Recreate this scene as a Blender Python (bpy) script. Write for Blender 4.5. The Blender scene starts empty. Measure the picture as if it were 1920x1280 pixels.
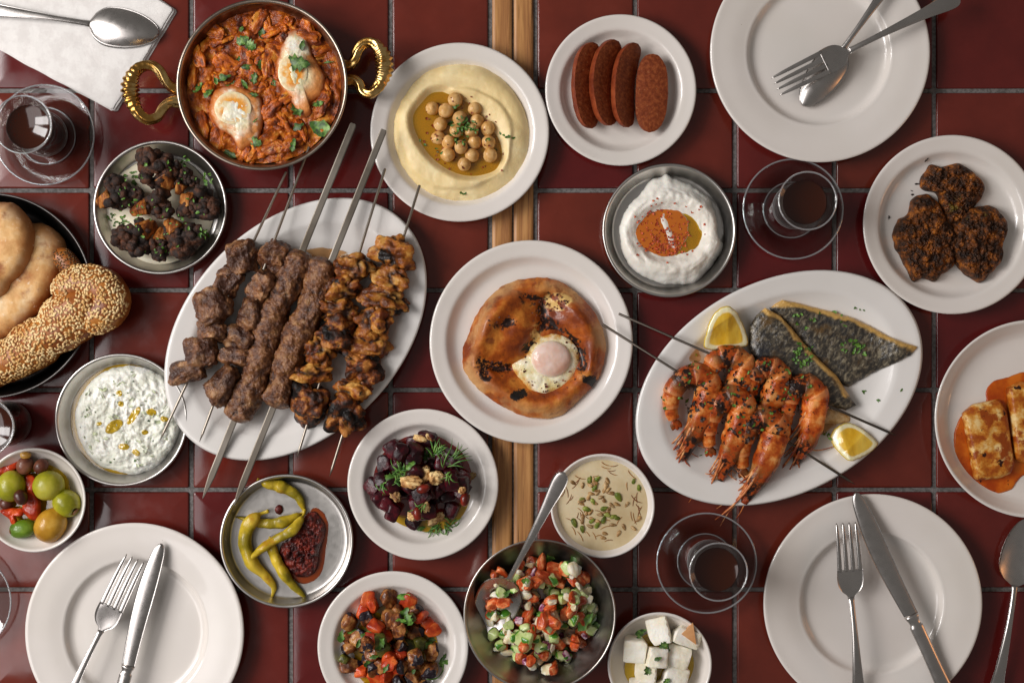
import bpy, math, random
import numpy as np
from mathutils import Vector, Matrix, Quaternion
from mathutils.bvhtree import BVHTree

# ------------------------------------------------------------------ camera, light, exposure
S = 0.00053            # metres on the table for one photo pixel
H = 1.45               # camera height above the table
scene = bpy.context.scene
col = scene.collection
cam_d = bpy.data.cameras.new('camera'); cam = bpy.data.objects.new('camera', cam_d); col.objects.link(cam)
cam.location = (0, 0, H); cam.rotation_euler = (0, 0, 0)
cam_d.sensor_width = 36; cam_d.lens = 36 * H / (1920 * S); cam_d.clip_start = 0.05; cam_d.clip_end = 50
scene.camera = cam

world = bpy.data.worlds.new('World'); scene.world = world; world.use_nodes = True
bg = world.node_tree.nodes['Background']
bg.inputs['Color'].default_value = (1.0, 0.95, 0.90, 1); bg.inputs['Strength'].default_value = 0.18

def area(name, loc, target, sx, sy, power, color):
    d = bpy.data.lights.new(name, 'AREA'); d.shape = 'RECTANGLE'; d.size = sx; d.size_y = sy
    d.energy = power; d.color = color
    o = bpy.data.objects.new(name, d); col.objects.link(o); o.location = loc
    o.rotation_euler = (Vector(target) - Vector(loc)).to_track_quat('-Z', 'Y').to_euler()
    return o
# two tall window panes beyond the table's left end, a warm room lamp beyond its right end
area('window_pane', (-1.85, 0.74, 1.50), (0.05, 0.0, 0.0), 0.50, 1.05, 26.0, (1.0, 0.97, 0.95))
area('window_pane', (-1.98, 0.10, 1.50), (0.05, 0.0, 0.0), 0.50, 1.05, 23.5, (1.0, 0.97, 0.95))
area('soft_fill', (-1.55, -0.25, 1.75), (-0.25, -0.05, 0.0), 1.5, 1.1, 18.0, (1.0, 0.96, 0.96))  # added broad dim light, no curtain there: sheen on left tiles, softer shadows
area('room_lamp', (1.35, -0.12, 0.34), (0.3, 0.0, 0.02), 0.30, 0.22, 0.9, (1.0, 0.42, 0.14))

vs = scene.view_settings
vs.view_transform = 'Standard'; vs.look = 'None'; vs.exposure = -0.06; vs.gamma = 1.0; vs.use_curve_mapping = False
scene.cycles.max_bounces = 8; scene.cycles.transparent_max_bounces = 16
scene.cycles.caustics_reflective = False; scene.cycles.caustics_refractive = False

# ------------------------------------------------------------------ helpers
def W(px, py, z=0.0):
    k = (H - z) / H * S
    return np.array([(px - 960) * k, (640 - py) * k, z])
def WP(pts, z=0.0):
    return np.array([W(a, b, z)[:2] for a, b in pts])
def sz(n, z=0.0): return n * S * (H - z) / H

_rng = np.random.RandomState(7)
_perm = np.concatenate([_rng.permutation(256)] * 3)
_g = _rng.normal(size=(256, 3)); _g /= np.linalg.norm(_g, axis=1)[:, None]
def perlin(p):
    p = np.asarray(p, float); i = np.floor(p).astype(int); f = p - i; i &= 255
    u = f * f * f * (f * (f * 6 - 15) + 10)
    def gr(a, b, c):
        h = _perm[_perm[_perm[(i[:, 0] + a) & 255] + ((i[:, 1] + b) & 255)] + ((i[:, 2] + c) & 255)]
        return (_g[h] * (f - np.array([a, b, c]))).sum(1)
    L = lambda a, b, t: a + (b - a) * t
    x0 = L(L(gr(0,0,0), gr(1,0,0), u[:,0]), L(gr(0,1,0), gr(1,1,0), u[:,0]), u[:,1])
    x1 = L(L(gr(0,0,1), gr(1,0,1), u[:,0]), L(gr(0,1,1), gr(1,1,1), u[:,0]), u[:,1])
    return L(x0, x1, u[:,2]) * 1.5
def fbm(p, o=4, gain=.5, seed=0):
    p = np.asarray(p, float) + np.array([seed * 13.7, seed * 7.1, seed * 3.3]); r = 0; a = 1.0; t = 0
    for k in range(o): r = r + a * perlin(p * 2.03 ** k + k * 17.3); t += a; a *= gain
    return r / t * 1.3
def billow(p, o=3, gain=.5, seed=0):
    p = np.asarray(p, float) + np.array([seed * 13.7, seed * 7.1, seed * 3.3]); r = 0; a = 1.0; t = 0
    for k in range(o): r = r + a * np.abs(perlin(p * 2.03 ** k + k * 17.3)); t += a; a *= gain
    return r / t * 2
def v3(x, y, z=0): return np.stack([x, y, np.zeros_like(x) + z], 1)
def sstep(a, b, x): t = np.clip((x - a) / (b - a), 0, 1); return t * t * (3 - 2 * t)

def cr(pts, n, closed=False):
    """smooth curve through points, n samples evenly along its length"""
    P = np.asarray(pts, float); m = len(P)
    Q = np.vstack([P[-1], P, P[0], P[1]]) if closed else np.vstack([2 * P[0] - P[1], P, 2 * P[-1] - P[-2]])
    out = []; K = 16
    for i in range(m if closed else m - 1):
        a, b, c, d = Q[i], Q[i+1], Q[i+2], Q[i+3]; t = np.linspace(0, 1, K, endpoint=False)[:, None]
        out.append(.5 * (2*b + (c-a)*t + (2*a-5*b+4*c-d)*t**2 + (3*b-a-3*c+d)*t**3))
    out = np.vstack(out + ([out[0][:1]] if closed else [P[-1:]]))
    s = np.concatenate([[0], np.cumsum(np.linalg.norm(np.diff(out, axis=0), axis=1))])
    t = np.linspace(0, s[-1], n, endpoint=not closed)
    return np.stack([np.interp(t, s, out[:, k]) for k in range(P.shape[1])], 1)
def sdf(P, poly):
    """signed distance to a closed outline, negative inside"""
    P = np.asarray(P)[:, :2]; A = np.asarray(poly); B = np.roll(A, -1, 0); d = np.full(len(P), 1e9); ins = np.zeros(len(P), bool)
    for a, b in zip(A, B):
        e = b - a; w = P - a; t = np.clip((w @ e) / (e @ e + 1e-18), 0, 1)
        d = np.minimum(d, np.linalg.norm(w - t[:, None] * e, axis=1))
        c = ((a[1] <= P[:, 1]) != (b[1] <= P[:, 1]))
        with np.errstate(divide='ignore', invalid='ignore'):
            xi = a[0] + (P[:, 1] - a[1]) / (b[1] - a[1]) * e[0]
        ins ^= c & (P[:, 0] < xi)
    return np.where(ins, -d, d)

def gridF(nu, nv, cu=False, cv=False, off=0):
    F = []
    for i in range(nu if cu else nu - 1):
        i2 = (i + 1) % nu
        for j in range(nv if cv else nv - 1):
            j2 = (j + 1) % nv
            F.append((off + i*nv+j, off + i2*nv+j, off + i2*nv+j2, off + i*nv+j2))
    return F
class Geo:
    """vertices and faces gathered into one mesh"""
    def __init__(s): s.V = []; s.F = []; s.n = 0; s.A = []
    def add(s, V, F, a=None):
        V = np.asarray(V, float); s.V.append(V); s.F += [tuple(i + s.n for i in f) for f in F]; s.n += len(V)
        s.A.append(np.zeros(len(V)) if a is None else np.asarray(a, float)); return s
    def get(s): return np.vstack(s.V), s.F
    def attr(s): return np.concatenate(s.A)

def mesh(name, V, F, smooth=True, attrs=None, sharp=None):
    me = bpy.data.meshes.new(name); me.from_pydata(np.asarray(V).tolist(), [], [tuple(int(i) for i in f) for f in F])
    if attrs:
        for k, a in attrs.items():
            at = me.attributes.new(k, 'FLOAT', 'POINT'); at.data.foreach_set('value', np.asarray(a, np.float32))
    if smooth: me.polygons.foreach_set('use_smooth', [True] * len(me.polygons))
    if sharp: me.set_sharp_from_angle(angle=math.radians(sharp))
    me.update(); return me
def obj(name, V, F, m, parent=None, loc=(0, 0, 0), rot=None, attrs=None, smooth=True, sharp=None, me=None):
    if me is None: me = mesh(name, V, F, smooth, attrs, sharp)
    o = bpy.data.objects.new(name, me); col.objects.link(o)
    if m is not None and len(me.materials) == 0: me.materials.append(m)
    if parent is not None: o.parent = parent
    o.location = tuple(loc)
    if rot is not None: o.rotation_euler = rot
    return o
def tag(o, label, cat=None, group=None, kind=None):
    o['label'] = label
    if cat: o['category'] = cat
    if group: o['group'] = group
    if kind: o['kind'] = kind
    return o
def thing(name, label, cat, loc=(0, 0, 0), group=None, rot=None):
    o = bpy.data.objects.new(name, None); col.objects.link(o); o.location = tuple(loc); o.empty_display_size = .01
    if rot is not None: o.rotation_euler = rot
    return tag(o, label, cat, group)
def copy_tree(o, parent=None):
    c = o.copy(); col.objects.link(c); c.parent = parent
    for ch in o.children: copy_tree(ch, c)
    return c

def conform(V, loc, rotz, surf, floor, mode='add'):
    """lift what lies on a plate where the plate rises towards its rim"""
    c, s = math.cos(rotz), math.sin(rotz)
    for v in V:
        x = loc[0] + v[0] * c - v[1] * s; y = loc[1] + v[0] * s + v[1] * c; z = surf.z(x, y, floor)
        if mode == 'add': v[2] += max(0.0, z - floor)
        else: v[2] = max(v[2], z + .0004 - loc[2])
    return V
class Surf:
    """what lies below: drops a point onto the built objects"""
    def __init__(s, *objs):
        bpy.context.view_layer.update(); V = []; F = []; n = 0
        for o in objs:
            for q in [o] + list(o.children_recursive):
                if q.type != 'MESH': continue
                M = q.matrix_world; vs_ = [M @ v.co for v in q.data.vertices]
                V += vs_; F += [tuple(i + n for i in p.vertices) for p in q.data.polygons]; n += len(vs_)
        s.t = BVHTree.FromPolygons(V, F)
    def z(s, x, y, d=0.0):
        h = s.t.ray_cast(Vector((x, y, 1.0)), Vector((0, 0, -1)))
        return h[0].z if h[0] is not None else d
    def at(s, px, py, z0=.02):
        z = z0
        for _ in range(4):
            p = W(px, py, z); z = s.z(p[0], p[1], z)
        return W(px, py, z)

def tube(path, rad, seg=12, cap=True, shape=None, flat=1.0):
    """tube through a list of 3D points; rad per point; flat squashes its height"""
    P = np.asarray(path, float); n = len(P); rad = np.broadcast_to(np.asarray(rad, float), (n,))
    T = np.gradient(P, axis=0); T /= np.linalg.norm(T, axis=1)[:, None] + 1e-12
    up = np.array([0, 0, 1.0]); V = []; A = np.linspace(0, 2 * math.pi, seg, endpoint=False)
    for i in range(n):
        b = np.cross(T[i], up); l = np.linalg.norm(b); b = b / l if l > 1e-6 else np.array([1.0, 0, 0]); c = np.cross(b, T[i])
        sh = np.ones(seg) if shape is None else shape(i / (n - 1), A)
        V.append(P[i] + rad[i] * (np.cos(A) * sh)[:, None] * b + rad[i] * flat * (np.sin(A) * sh)[:, None] * c)
    V = np.vstack(V); F = gridF(n, seg, False, True)
    if cap: F += [tuple(range(seg)), tuple(range((n - 1) * seg, n * seg))[::-1]]
    return V, F
def lathe(prof, seg=128, sx=1.0, sy=1.0, cap=True):
    """closed profile (r, z), outer underside to top, turned about z"""
    P = np.asarray(prof, float); n = len(P); A = np.linspace(0, 2 * math.pi, seg, endpoint=False)
    V = np.stack([P[:, :1] * np.cos(A) * sx, P[:, :1] * np.sin(A) * sy, np.repeat(P[:, 1:], seg, 1)], 2).reshape(-1, 3)
    F = [f[::-1] for f in gridF(n, seg, False, True)]
    if cap: F += [tuple(range(seg))[::-1], tuple(range((n - 1) * seg, n * seg))]
    return V, F
_ico = {}
def ico(sub):
    if sub not in _ico:
        import bmesh
        bm = bmesh.new(); bmesh.ops.create_icosphere(bm, subdivisions=sub, radius=1)
        _ico[sub] = (np.array([v.co[:] for v in bm.verts]), [tuple(v.index for v in f.verts) for f in bm.faces]); bm.free()
    V, F = _ico[sub]; return V.copy(), F
def blob(r, sub=4, k=2.0, amp=.15, freq=2.0, seed=0, kind='fbm', planes=0, o=4, depth=(.55, .85)):
    """lumpy body: superellipsoid of power k, flattened by random cuts, displaced by noise"""
    V, F = ico(sub); V /= ((np.abs(V) ** k).sum(1) ** (1 / k))[:, None]
    rs = np.random.RandomState(seed + 11)
    for _ in range(planes):
        n = rs.normal(size=3); n /= np.linalg.norm(n); d = rs.uniform(*depth); h = V @ n - d; V -= np.where(h > 0, h, 0)[:, None] * n * .93
    N = V / (np.linalg.norm(V, axis=1)[:, None] + 1e-9)
    nz = fbm(V * freq, o, .55, seed) if kind == 'fbm' else billow(V * freq, o, .5, seed) - .45
    V = V + N * (amp * nz)[:, None]
    return V * np.asarray(r), F, nz
def pad(outline, top, rings=22, segs=96, zb=0.0, closed_smooth=True, under=.96, pw=1.5, seed=None, jit=0.0):
    """a body with an outline: top(x, y, u) gives its height, u runs 0 at the middle to 1 at the edge"""
    o = cr(outline, segs, True) if closed_smooth else np.asarray(outline, float)
    segs = len(o); c = o.mean(0)
    if (o[:, 0] * np.roll(o[:, 1], -1) - o[:, 1] * np.roll(o[:, 0], -1)).sum() < 0: o = o[::-1]
    if jit:
        d = o - c; r = np.linalg.norm(d, axis=1)[:, None]
        o = o + d / r * jit * fbm(v3(o[:, 0], o[:, 1]) / (jit * 6), 3, .6, seed or 0)[:, None]
    t = np.linspace(0, 1, rings + 1)[1:]; u = 1 - (1 - t) ** pw
    P = (c + (o - c)[None] * u[:, None, None]).reshape(-1, 2); U = np.repeat(u, segs)
    P = np.vstack([P, c]); U = np.append(U, 0.0); Z = top(P[:, 0], P[:, 1], U)
    V = np.column_stack([P, np.broadcast_to(Z, (len(P),))]); F = gridF(rings, segs, False, True); ci = len(P) - 1
    F += [(ci, j, (j + 1) % segs) for j in range(segs)]
    B = np.column_stack([c + (o - c) * under, np.full(segs, zb)]); off = len(V); l = (rings - 1) * segs
    F += [(l + j, off + j, off + (j + 1) % segs, l + (j + 1) % segs) for j in range(segs)]
    F.append(tuple(off + j for j in range(segs))[::-1])
    V = np.vstack([V, B]); U = np.append(U, np.ones(segs))
    return V, F, U
def circle(px, py, r, n=24, wob=0, seed=0):
    a = np.linspace(0, 2 * math.pi, n, endpoint=False); q = r * (1 + wob * fbm(v3(np.cos(a), np.sin(a)) * 1.7, 2, .5, seed))
    return [(px + q[i] * math.cos(a[i]), py - q[i] * math.sin(a[i])) for i in range(n)]

# ------------------------------------------------------------------ materials
def C(h):
    v = [int(h[i:i+2], 16) / 255 for i in (0, 2, 4)]
    return tuple(c / 12.92 if c <= .04045 else ((c + .055) / 1.055) ** 2.4 for c in v) + (1,)
class Mat:
    def __init__(s, name):
        s.m = bpy.data.materials.new(name); s.m.use_nodes = True; s.t = s.m.node_tree; s.t.nodes.clear()
        s.out = s.n('ShaderNodeOutputMaterial'); s.b = s.n('ShaderNodeBsdfPrincipled'); s.l(s.b.outputs[0], s.out.inputs[0])
        s._co = None
    def n(s, ty, **kw):
        nd = s.t.nodes.new(ty)
        for k, v in kw.items(): setattr(nd, k, v)
        return nd
    def l(s, a, b): s.t.links.new(a, b)
    def co(s):
        if s._co is None:
            tc = s.n('ShaderNodeTexCoord'); oi = s.n('ShaderNodeObjectInfo'); m = s.n('ShaderNodeMath', operation='MULTIPLY'); m.inputs[1].default_value = 3.7
            a = s.n('ShaderNodeVectorMath', operation='ADD'); s.l(oi.outputs['Random'], m.inputs[0]); s.l(tc.outputs['Object'], a.inputs[0]); s.l(m.outputs[0], a.inputs[1])
            s._co = a.outputs[0]; s.rand = oi.outputs['Random']
        return s._co
    def noise(s, scale, detail=4, rough=.55, dist=0.0, stretch=None):
        nd = s.n('ShaderNodeTexNoise'); nd.inputs['Scale'].default_value = scale; nd.inputs['Detail'].default_value = detail
        nd.inputs['Roughness'].default_value = rough; nd.inputs['Distortion'].default_value = dist; c = s.co()
        if stretch:
            mp = s.n('ShaderNodeVectorMath', operation='MULTIPLY'); mp.inputs[1].default_value = stretch; s.l(c, mp.inputs[0]); c = mp.outputs[0]
        s.l(c, nd.inputs['Vector']); return nd.outputs['Fac']
    def voro(s, scale, feature='F1', rnd=1.0):
        nd = s.n('ShaderNodeTexVoronoi'); nd.feature = feature; nd.inputs['Scale'].default_value = scale; nd.inputs['Randomness'].default_value = rnd
        s.l(s.co(), nd.inputs['Vector']); return nd.outputs['Distance']
    def attr(s, name):
        nd = s.n('ShaderNodeAttribute', attribute_name=name); return nd.outputs['Fac']
    def ramp(s, f, stops):
        nd = s.n('ShaderNodeValToRGB'); e = nd.color_ramp.elements
        while len(e) < len(stops): e.new(.5)
        for q, (p, c) in zip(e, stops): q.position = p; q.color = C(c) if isinstance(c, str) else c
        s.l(f, nd.inputs[0]); return nd.outputs[0]
    def mapr(s, f, a, b, lo=0.0, hi=1.0):
        nd = s.n('ShaderNodeMapRange', interpolation_type='SMOOTHSTEP')
        for i, v in zip((1, 2, 3, 4), (a, b, lo, hi)): nd.inputs[i].default_value = v
        s.l(f, nd.inputs[0]); return nd.outputs[0]
    def mix(s, f, a, b):
        nd = s.n('ShaderNodeMix', data_type='RGBA')
        if isinstance(f, (int, float)): nd.inputs[0].default_value = f
        else: s.l(f, nd.inputs[0])
        for i, v in ((6, a), (7, b)):
            if isinstance(v, str): nd.inputs[i].default_value = C(v)
            elif isinstance(v, tuple): nd.inputs[i].default_value = v
            else: s.l(v, nd.inputs[i])
        return nd.outputs[2]
    def math(s, op, a, b):
        nd = s.n('ShaderNodeMath', operation=op)
        for i, v in ((0, a), (1, b)):
            if isinstance(v, (int, float)): nd.inputs[i].default_value = v
            else: s.l(v, nd.inputs[i])
        return nd.outputs[0]
    def bump(s, f, dist, strength=1.0, prev=None):
        nd = s.n('ShaderNodeBump'); nd.inputs['Strength'].default_value = strength; nd.inputs['Distance'].default_value = dist
        s.l(f, nd.inputs['Height'])
        if prev is not None: s.l(prev, nd.inputs['Normal'])
        return nd.outputs[0]
    def set(s, **kw):
        for k, v in kw.items():
            i = s.b.inputs[{'color': 'Base Color', 'rough': 'Roughness', 'metal': 'Metallic', 'coat': 'Coat Weight', 'coatr': 'Coat Roughness', 'sss': 'Subsurface Weight',
                            'sssr': 'Subsurface Radius', 'ssss': 'Subsurface Scale', 'spec': 'Specular IOR Level', 'normal': 'Normal', 'sheen': 'Sheen Weight', 'aniso': 'Anisotropic'}[k]]
            if isinstance(v, str): i.default_value = C(v)
            elif isinstance(v, (int, float, tuple)): i.default_value = v
            else: s.l(v, i)
        return s
def food(name, cols, scale=60, detail=5, rough=.4, layers=(), bump=None, sss=0.0, coat=0.0, coatr=.12, spec=.5, vary=.15, roughvar=None, dist=0.0, stretch=None, metal=0):
    """cols: noise colour ramp; layers: (kind, scale or attribute, lo, hi, colour); bump: (scale, metres) list"""
    M = Mat(name); c = M.ramp(M.mapr(M.noise(scale, detail, .6, dist, stretch), .27, .73), cols)
    for ly in layers:
        kind, sc, lo, hi, cc = ly[:5]
        f = M.attr(sc) if kind == 'attr' else M.voro(sc) if kind == 'voro' else M.noise(sc, 5, .62)
        if kind == 'attrn': pass
        f = M.mapr(f, lo, hi) if lo < hi else M.math('SUBTRACT', 1.0, M.mapr(f, hi, lo))
        if len(ly) > 5: f = M.math('MULTIPLY', f, M.mapr(M.noise(ly[5], 5, .65), ly[6], ly[7]))
        c = M.mix(f, c, cc)
    if vary:
        M.co(); hs = M.n('ShaderNodeHueSaturation'); v = M.mapr(M.rand, 0, 1, 1 - vary, 1 + vary); M.l(v, hs.inputs['Value']); M.l(c, hs.inputs['Color']); c = hs.outputs[0]
    M.set(color=c, rough=rough if not coat else rough + .18, spec=spec if not coat else .22, coat=coat * .6, coatr=coatr * .6, metal=metal)
    if roughvar: M.set(rough=M.mapr(M.noise(roughvar[0], 4), .35, .65, roughvar[1], roughvar[2]))
    if sss: M.set(sss=sss, sssr=(1.0, .5, .3), ssss=.004)
    nrm = None
    for bs, bd in (bump or []):
        nrm = M.bump(M.noise(bs, 5, .6), bd, 1.0, nrm)
    if nrm is not None:
        M.set(normal=nrm); M.l(nrm, M.b.inputs['Coat Normal'])
    return M.m
def glassy(name, tint, refl=.06, edge='c8c8c8', body=0.0, bodycol='ffffff', rough=.02):
    """thin clear wall: tinted see-through, fresnel gloss, edge-on a pale diffuse tone painted in for refracted bright lines"""
    M = Mat(name); tr = M.n('ShaderNodeBsdfTransparent'); tr.inputs[0].default_value = C(tint)
    gl = M.n('ShaderNodeBsdfGlossy'); gl.inputs['Roughness'].default_value = rough; gl.inputs['Color'].default_value = C(edge)
    lw = M.n('ShaderNodeLayerWeight'); lw.inputs[0].default_value = .5
    f = M.math('ADD', M.math('MULTIPLY', M.math('POWER', lw.outputs['Facing'], 3.0), .95), refl)
    ed = M.n('ShaderNodeBsdfDiffuse'); ed.inputs[0].default_value = C('e6e4e2'); me_ = M.n('ShaderNodeMixShader'); M.l(M.math('MULTIPLY', M.math('POWER', lw.outputs['Facing'], 5.0), .55 if not body else 0.0), me_.inputs[0]); M.l(gl.outputs[0], me_.inputs[1]); M.l(ed.outputs[0], me_.inputs[2])  # pale diffuse colour stands in for light refracted along glass edges
    mx = M.n('ShaderNodeMixShader'); M.l(f, mx.inputs[0]); M.l(me_.outputs[0], mx.inputs[2])
    if body:
        M.set(color=bodycol, rough=.1); m2 = M.n('ShaderNodeMixShader'); m2.inputs[0].default_value = body
        M.l(tr.outputs[0], m2.inputs[1]); M.l(M.b.outputs[0], m2.inputs[2]); M.l(m2.outputs[0], mx.inputs[1])
    else: M.l(tr.outputs[0], mx.inputs[1])
    M.l(mx.outputs[0], M.out.inputs[0]); return M.m

def m_ceramic(name, c1='e3dcd6', c2='dcd5cd'):
    M = Mat(name); c = M.ramp(M.noise(9, 3), [(.35, c1), (.65, c2)])
    sp = M.mapr(M.noise(330, 2, .5), .80, .82); c = M.mix(sp, c, '9a8672')
    n = M.bump(M.noise(28, 2), .00035, .6); M.set(color=c, rough=.2, coat=.5, coatr=.04, normal=n); return M.m
def m_steel(name, base='cfcbc6', rough=.33, ring=True, dark=None):
    M = Mat(name); tc = M.n('ShaderNodeTexCoord'); sep = M.n('ShaderNodeVectorMath', operation='LENGTH')
    fl = M.n('ShaderNodeVectorMath', operation='MULTIPLY'); fl.inputs[1].default_value = (1, 1, 0); M.l(tc.outputs['Object'], fl.inputs[0]); M.l(fl.outputs[0], sep.inputs[0])
    nz = M.noise(130, 4); c = M.ramp(M.noise(14, 3, .5), [(.3, dark or 'bdb9b4'), (.7, base)])
    if ring:
        cmb = M.n('ShaderNodeCombineXYZ'); M.l(sep.outputs['Value'], cmb.inputs[0]); rn = M.n('ShaderNodeTexNoise'); rn.inputs['Scale'].default_value = 900; rn.inputs['Detail'].default_value = 2
        M.l(cmb.outputs[0], rn.inputs['Vector']); n = M.bump(rn.outputs['Fac'], .00006, .7)
    else: n = M.bump(M.noise(700, 3, .5, 0, (.08, 1, 1)), .00002, .6)
    M.set(color=c, metal=1.0, rough=M.mapr(nz, .3, .7, rough - .03, rough + .04), normal=n); return M.m

MT = {}
MT['ceramic'] = m_ceramic('glazed_white_ceramic')
MT['ceramic_w'] = m_ceramic('glazed_platter_ceramic', 'e6e2de', 'dfdbd6')
MT['steel'] = m_steel('brushed_steel')
MT['steel_dark'] = m_steel('dark_steel', '5d5a58', .34, True, '474443')
MT['steel_bowl'] = m_steel('bowl_steel', 'c2bcb6', .34, True, 'a29b95')
MT['cutlery'] = m_steel('cutlery_steel', 'c6c1bd', .28, False, 'b0aba7')
MT['skewer'] = m_steel('skewer_steel', '8a837a', .46, False, '5e554a')
MT['skewer_dark'] = m_steel('dark_skewer_steel', '7c746c', .4, False, '5a5048')
MT['brass'] = food('brass', [(.3, 'b48644'), (.7, 'dcb878')], 60, 4, .24, [('noise', 120, .62, .72, '7e5626')], [(300, .0002)], metal=1, vary=0)
MT['tin'] = m_steel('tinned_copper', 'b6a89a', .3, True, '96877a')
MT['rod'] = m_steel('thin_skewer_steel', 'b4aa9e', .38, False, '8a7f72')
MT['glass_rim'] = glassy('glass_rim', 'ececec', .16, 'ffffff', .28, 'cfcfd2', .03)  # grey-white body paints in the bright highlight line of the rims
MT['glass'] = glassy('clear_glass', 'f2f0ef', .10)
MT['lining'] = food('stained_pan_lining', [(.2, '4a2412'), (.6, '7a4a30'), (.9, '9a7055')], 40, 5, .34, [('noise', 60, .55, .7, '8a3414')], [(120, .0003)], metal=.6, vary=0)
MT['tea'] = glassy('black_tea', 'a84c16', .02, 'c8c8c8', .70, '3c1605')
# ------------------------------------------------------------------ the table: grout bed, glazed tiles, two oak strips
def m_tile():
    M = Mat('glazed_red_tile'); c = M.ramp(M.noise(22, 5, .6), [(.25, '581b17'), (.55, '621f1a'), (.8, '6b2520')])
    M.co(); hs = M.n('ShaderNodeHueSaturation'); M.l(M.mapr(M.rand, 0, 1, .82, 1.16), hs.inputs['Value']); M.l(M.mapr(M.rand, 0, 1, .495, .508), hs.inputs['Hue']); M.l(c, hs.inputs['Color'])
    sp = M.mapr(M.noise(260, 3, .6), .70, .78); c = M.mix(M.math('MULTIPLY', sp, .35), hs.outputs[0], '4a1a1a')
    n = M.bump(M.noise(16, 3), .0006, .5); n = M.bump(M.noise(700, 3), .00004, .8, n)
    M.set(color=c, rough=M.mapr(M.noise(40, 5), .35, .7, .12, .22), spec=.5, normal=n); return M.m
MT['tile'] = m_tile()
MT['grout'] = food('grey_grout', [(.3, '5c5956'), (.7, '767270')], 300, 5, .9, [('noise', 40, .55, .75, '4a4643')], [(900, .0006)], vary=0)
MT['oak'] = food('oiled_oak', [(.22, '7d5230'), (.48, 'b07c4b'), (.72, 'c8945e')], 60, 6, .42, [('noise', 18, .63, .72, '8b5c36')], [(160, .0003)], vary=.06, dist=.6, stretch=(3.2, .16, 1))
def m_oak():
    M = Mat('oiled_oak'); g = M.noise(70, 7, .62, .5, (3.2, .14, 1)); c = M.ramp(g, [(.25, '6f4526'), (.42, 'a06c3d'), (.6, 'bd8850'), (.8, 'c9975f')])
    f = M.mapr(M.noise(150, 3, .5, 0, (4.0, .1, 1)), .63, .70); c = M.mix(M.math('MULTIPLY', f, .75), c, '4a2a14')
    M.set(color=c, rough=.45, normal=M.bump(g, .0005, .7)); return M.m
MT['oak'] = m_oak()
TP = 187; GAP = 8
def box(hx, hy, z0, z1, bev, pillow=0):
    """plate with a rounded upper edge"""
    o = []
    for cx, cy, a0 in ((1, 1, 0), (-1, 1, 90), (-1, -1, 180), (1, -1, 270)):
        for k in range(4):
            a = math.radians(a0 + 30 * k); o.append((cx * (hx - bev) + bev * math.cos(a), cy * (hy - bev) + bev * math.sin(a)))
    o = np.array(o); n = len(o); V = []; prof = [(0, z0), (0, z1 - bev), (-.13 * bev, z1 - .5 * bev), (-.5 * bev, z1 - .13 * bev), (-bev, z1)]
    for d, z in prof: V.append(np.column_stack([o * (1 + d / np.abs(o).max()), np.full(n, z)]))
    V.append(np.column_stack([o * .6, np.full(n, z1 + pillow)]))
    return np.vstack(V), [f[::-1] for f in gridF(6, n, False, True)] + [tuple(range(n))[::-1], tuple(range(5 * n, 6 * n))]
table = tag(obj('table_top', *box(.66, .46, -.02, -.0022, .001), MT['grout']), 'table top of square dark red glazed tiles with grey grout and an oak strip down the middle', 'table top', None, 'structure')
tv, tf = box(sz(TP - GAP) / 2, sz(TP - GAP) / 2, -.006, 0, .0018, .0001); tme = mesh('tile', tv, tf); tme.materials.append(MT['tile'])
rr = random.Random(3)
for side in (-1, 1):
    for i in range(6):
        x = (919 - TP * (i + .5)) if side < 0 else (1004 + TP * (i + .5))
        for j in range(-1, 8):
            y = 170 - TP / 2 + TP * j
            p = W(x, y); obj('tile', 0, 0, None, table, (p[0], p[1], rr.uniform(-.0003, 0)), (rr.uniform(-.0018, .0018), rr.uniform(-.0018, .0018), rr.uniform(-.002, .002)), me=tme)
for x0, x1 in ((923, 960), (963.5, 1000)):
    p = W((x0 + x1) / 2, 640); obj('oak_strip', *box(sz(x1 - x0) / 2, .455, -.006, -.0004, .0006), MT['oak'], table, (p[0], p[1], 0))

# ------------------------------------------------------------------ crockery
def pl_prof(R, well, h, floor=.0055, steep=.12):
    d = h - floor
    P = [(.0005, 0), (well * .70, 0), (well * .78, .0012), (well * .98, h * .45), (well + (R - well) * .4, h - .0058), (R - .0022, h - .0034), (R - .0003, h - .0018), (R, h - .0006), (R - .0008, h + .0002), (R - .0024, h + .0001),
         (R * .5 + well * .5, floor + d * .90), (well + (R - well) * .12, floor + d * .80), (well, floor + d * .66), (well - R * steep * .45, floor + d * .22), (well - R * steep, floor + d * .03), (well * .6, floor), (well * .3, floor), (.0005, floor)]
    return cr(P, 90)
def dinner_prof(R, well, h, floor=.006):
    d = h - floor
    P = [(.0005, 0), (well * .75, 0), (well * .85, .0015), (well * 1.06, h * .5), (R * .8, h - .0055), (R - .0018, h - .0028), (R - .0002, h - .0014), (R, h - .0003), (R - .001, h + .0003), (R * .93, h - .0006),
         (R * .8, h - .0022), (well + .0035, floor + d * .62), (well + .0014, floor + d * .60), (well, floor + d * .50), (well - .002, floor + d * .22), (well - .0055, floor + d * .04), (well - .010, floor), (well * .5, floor), (.0005, floor)]
    return cr(P, 110)
def coupe_prof(R, h, floor=.006):
    d = h - floor
    P = [(.0005, 0), (R * .6, 0), (R * .7, .001), (R * .86, h * .35), (R - .003, h - .003), (R - .0004, h - .0012), (R - .0008, h + .0002), (R - .003, h), (R - .0048, h - .002), (R * .91, floor + d * .55), (R * .84, floor + d * .14), (R * .76, floor), (R * .4, floor), (.0005, floor)]
    return cr(P, 90)
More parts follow.
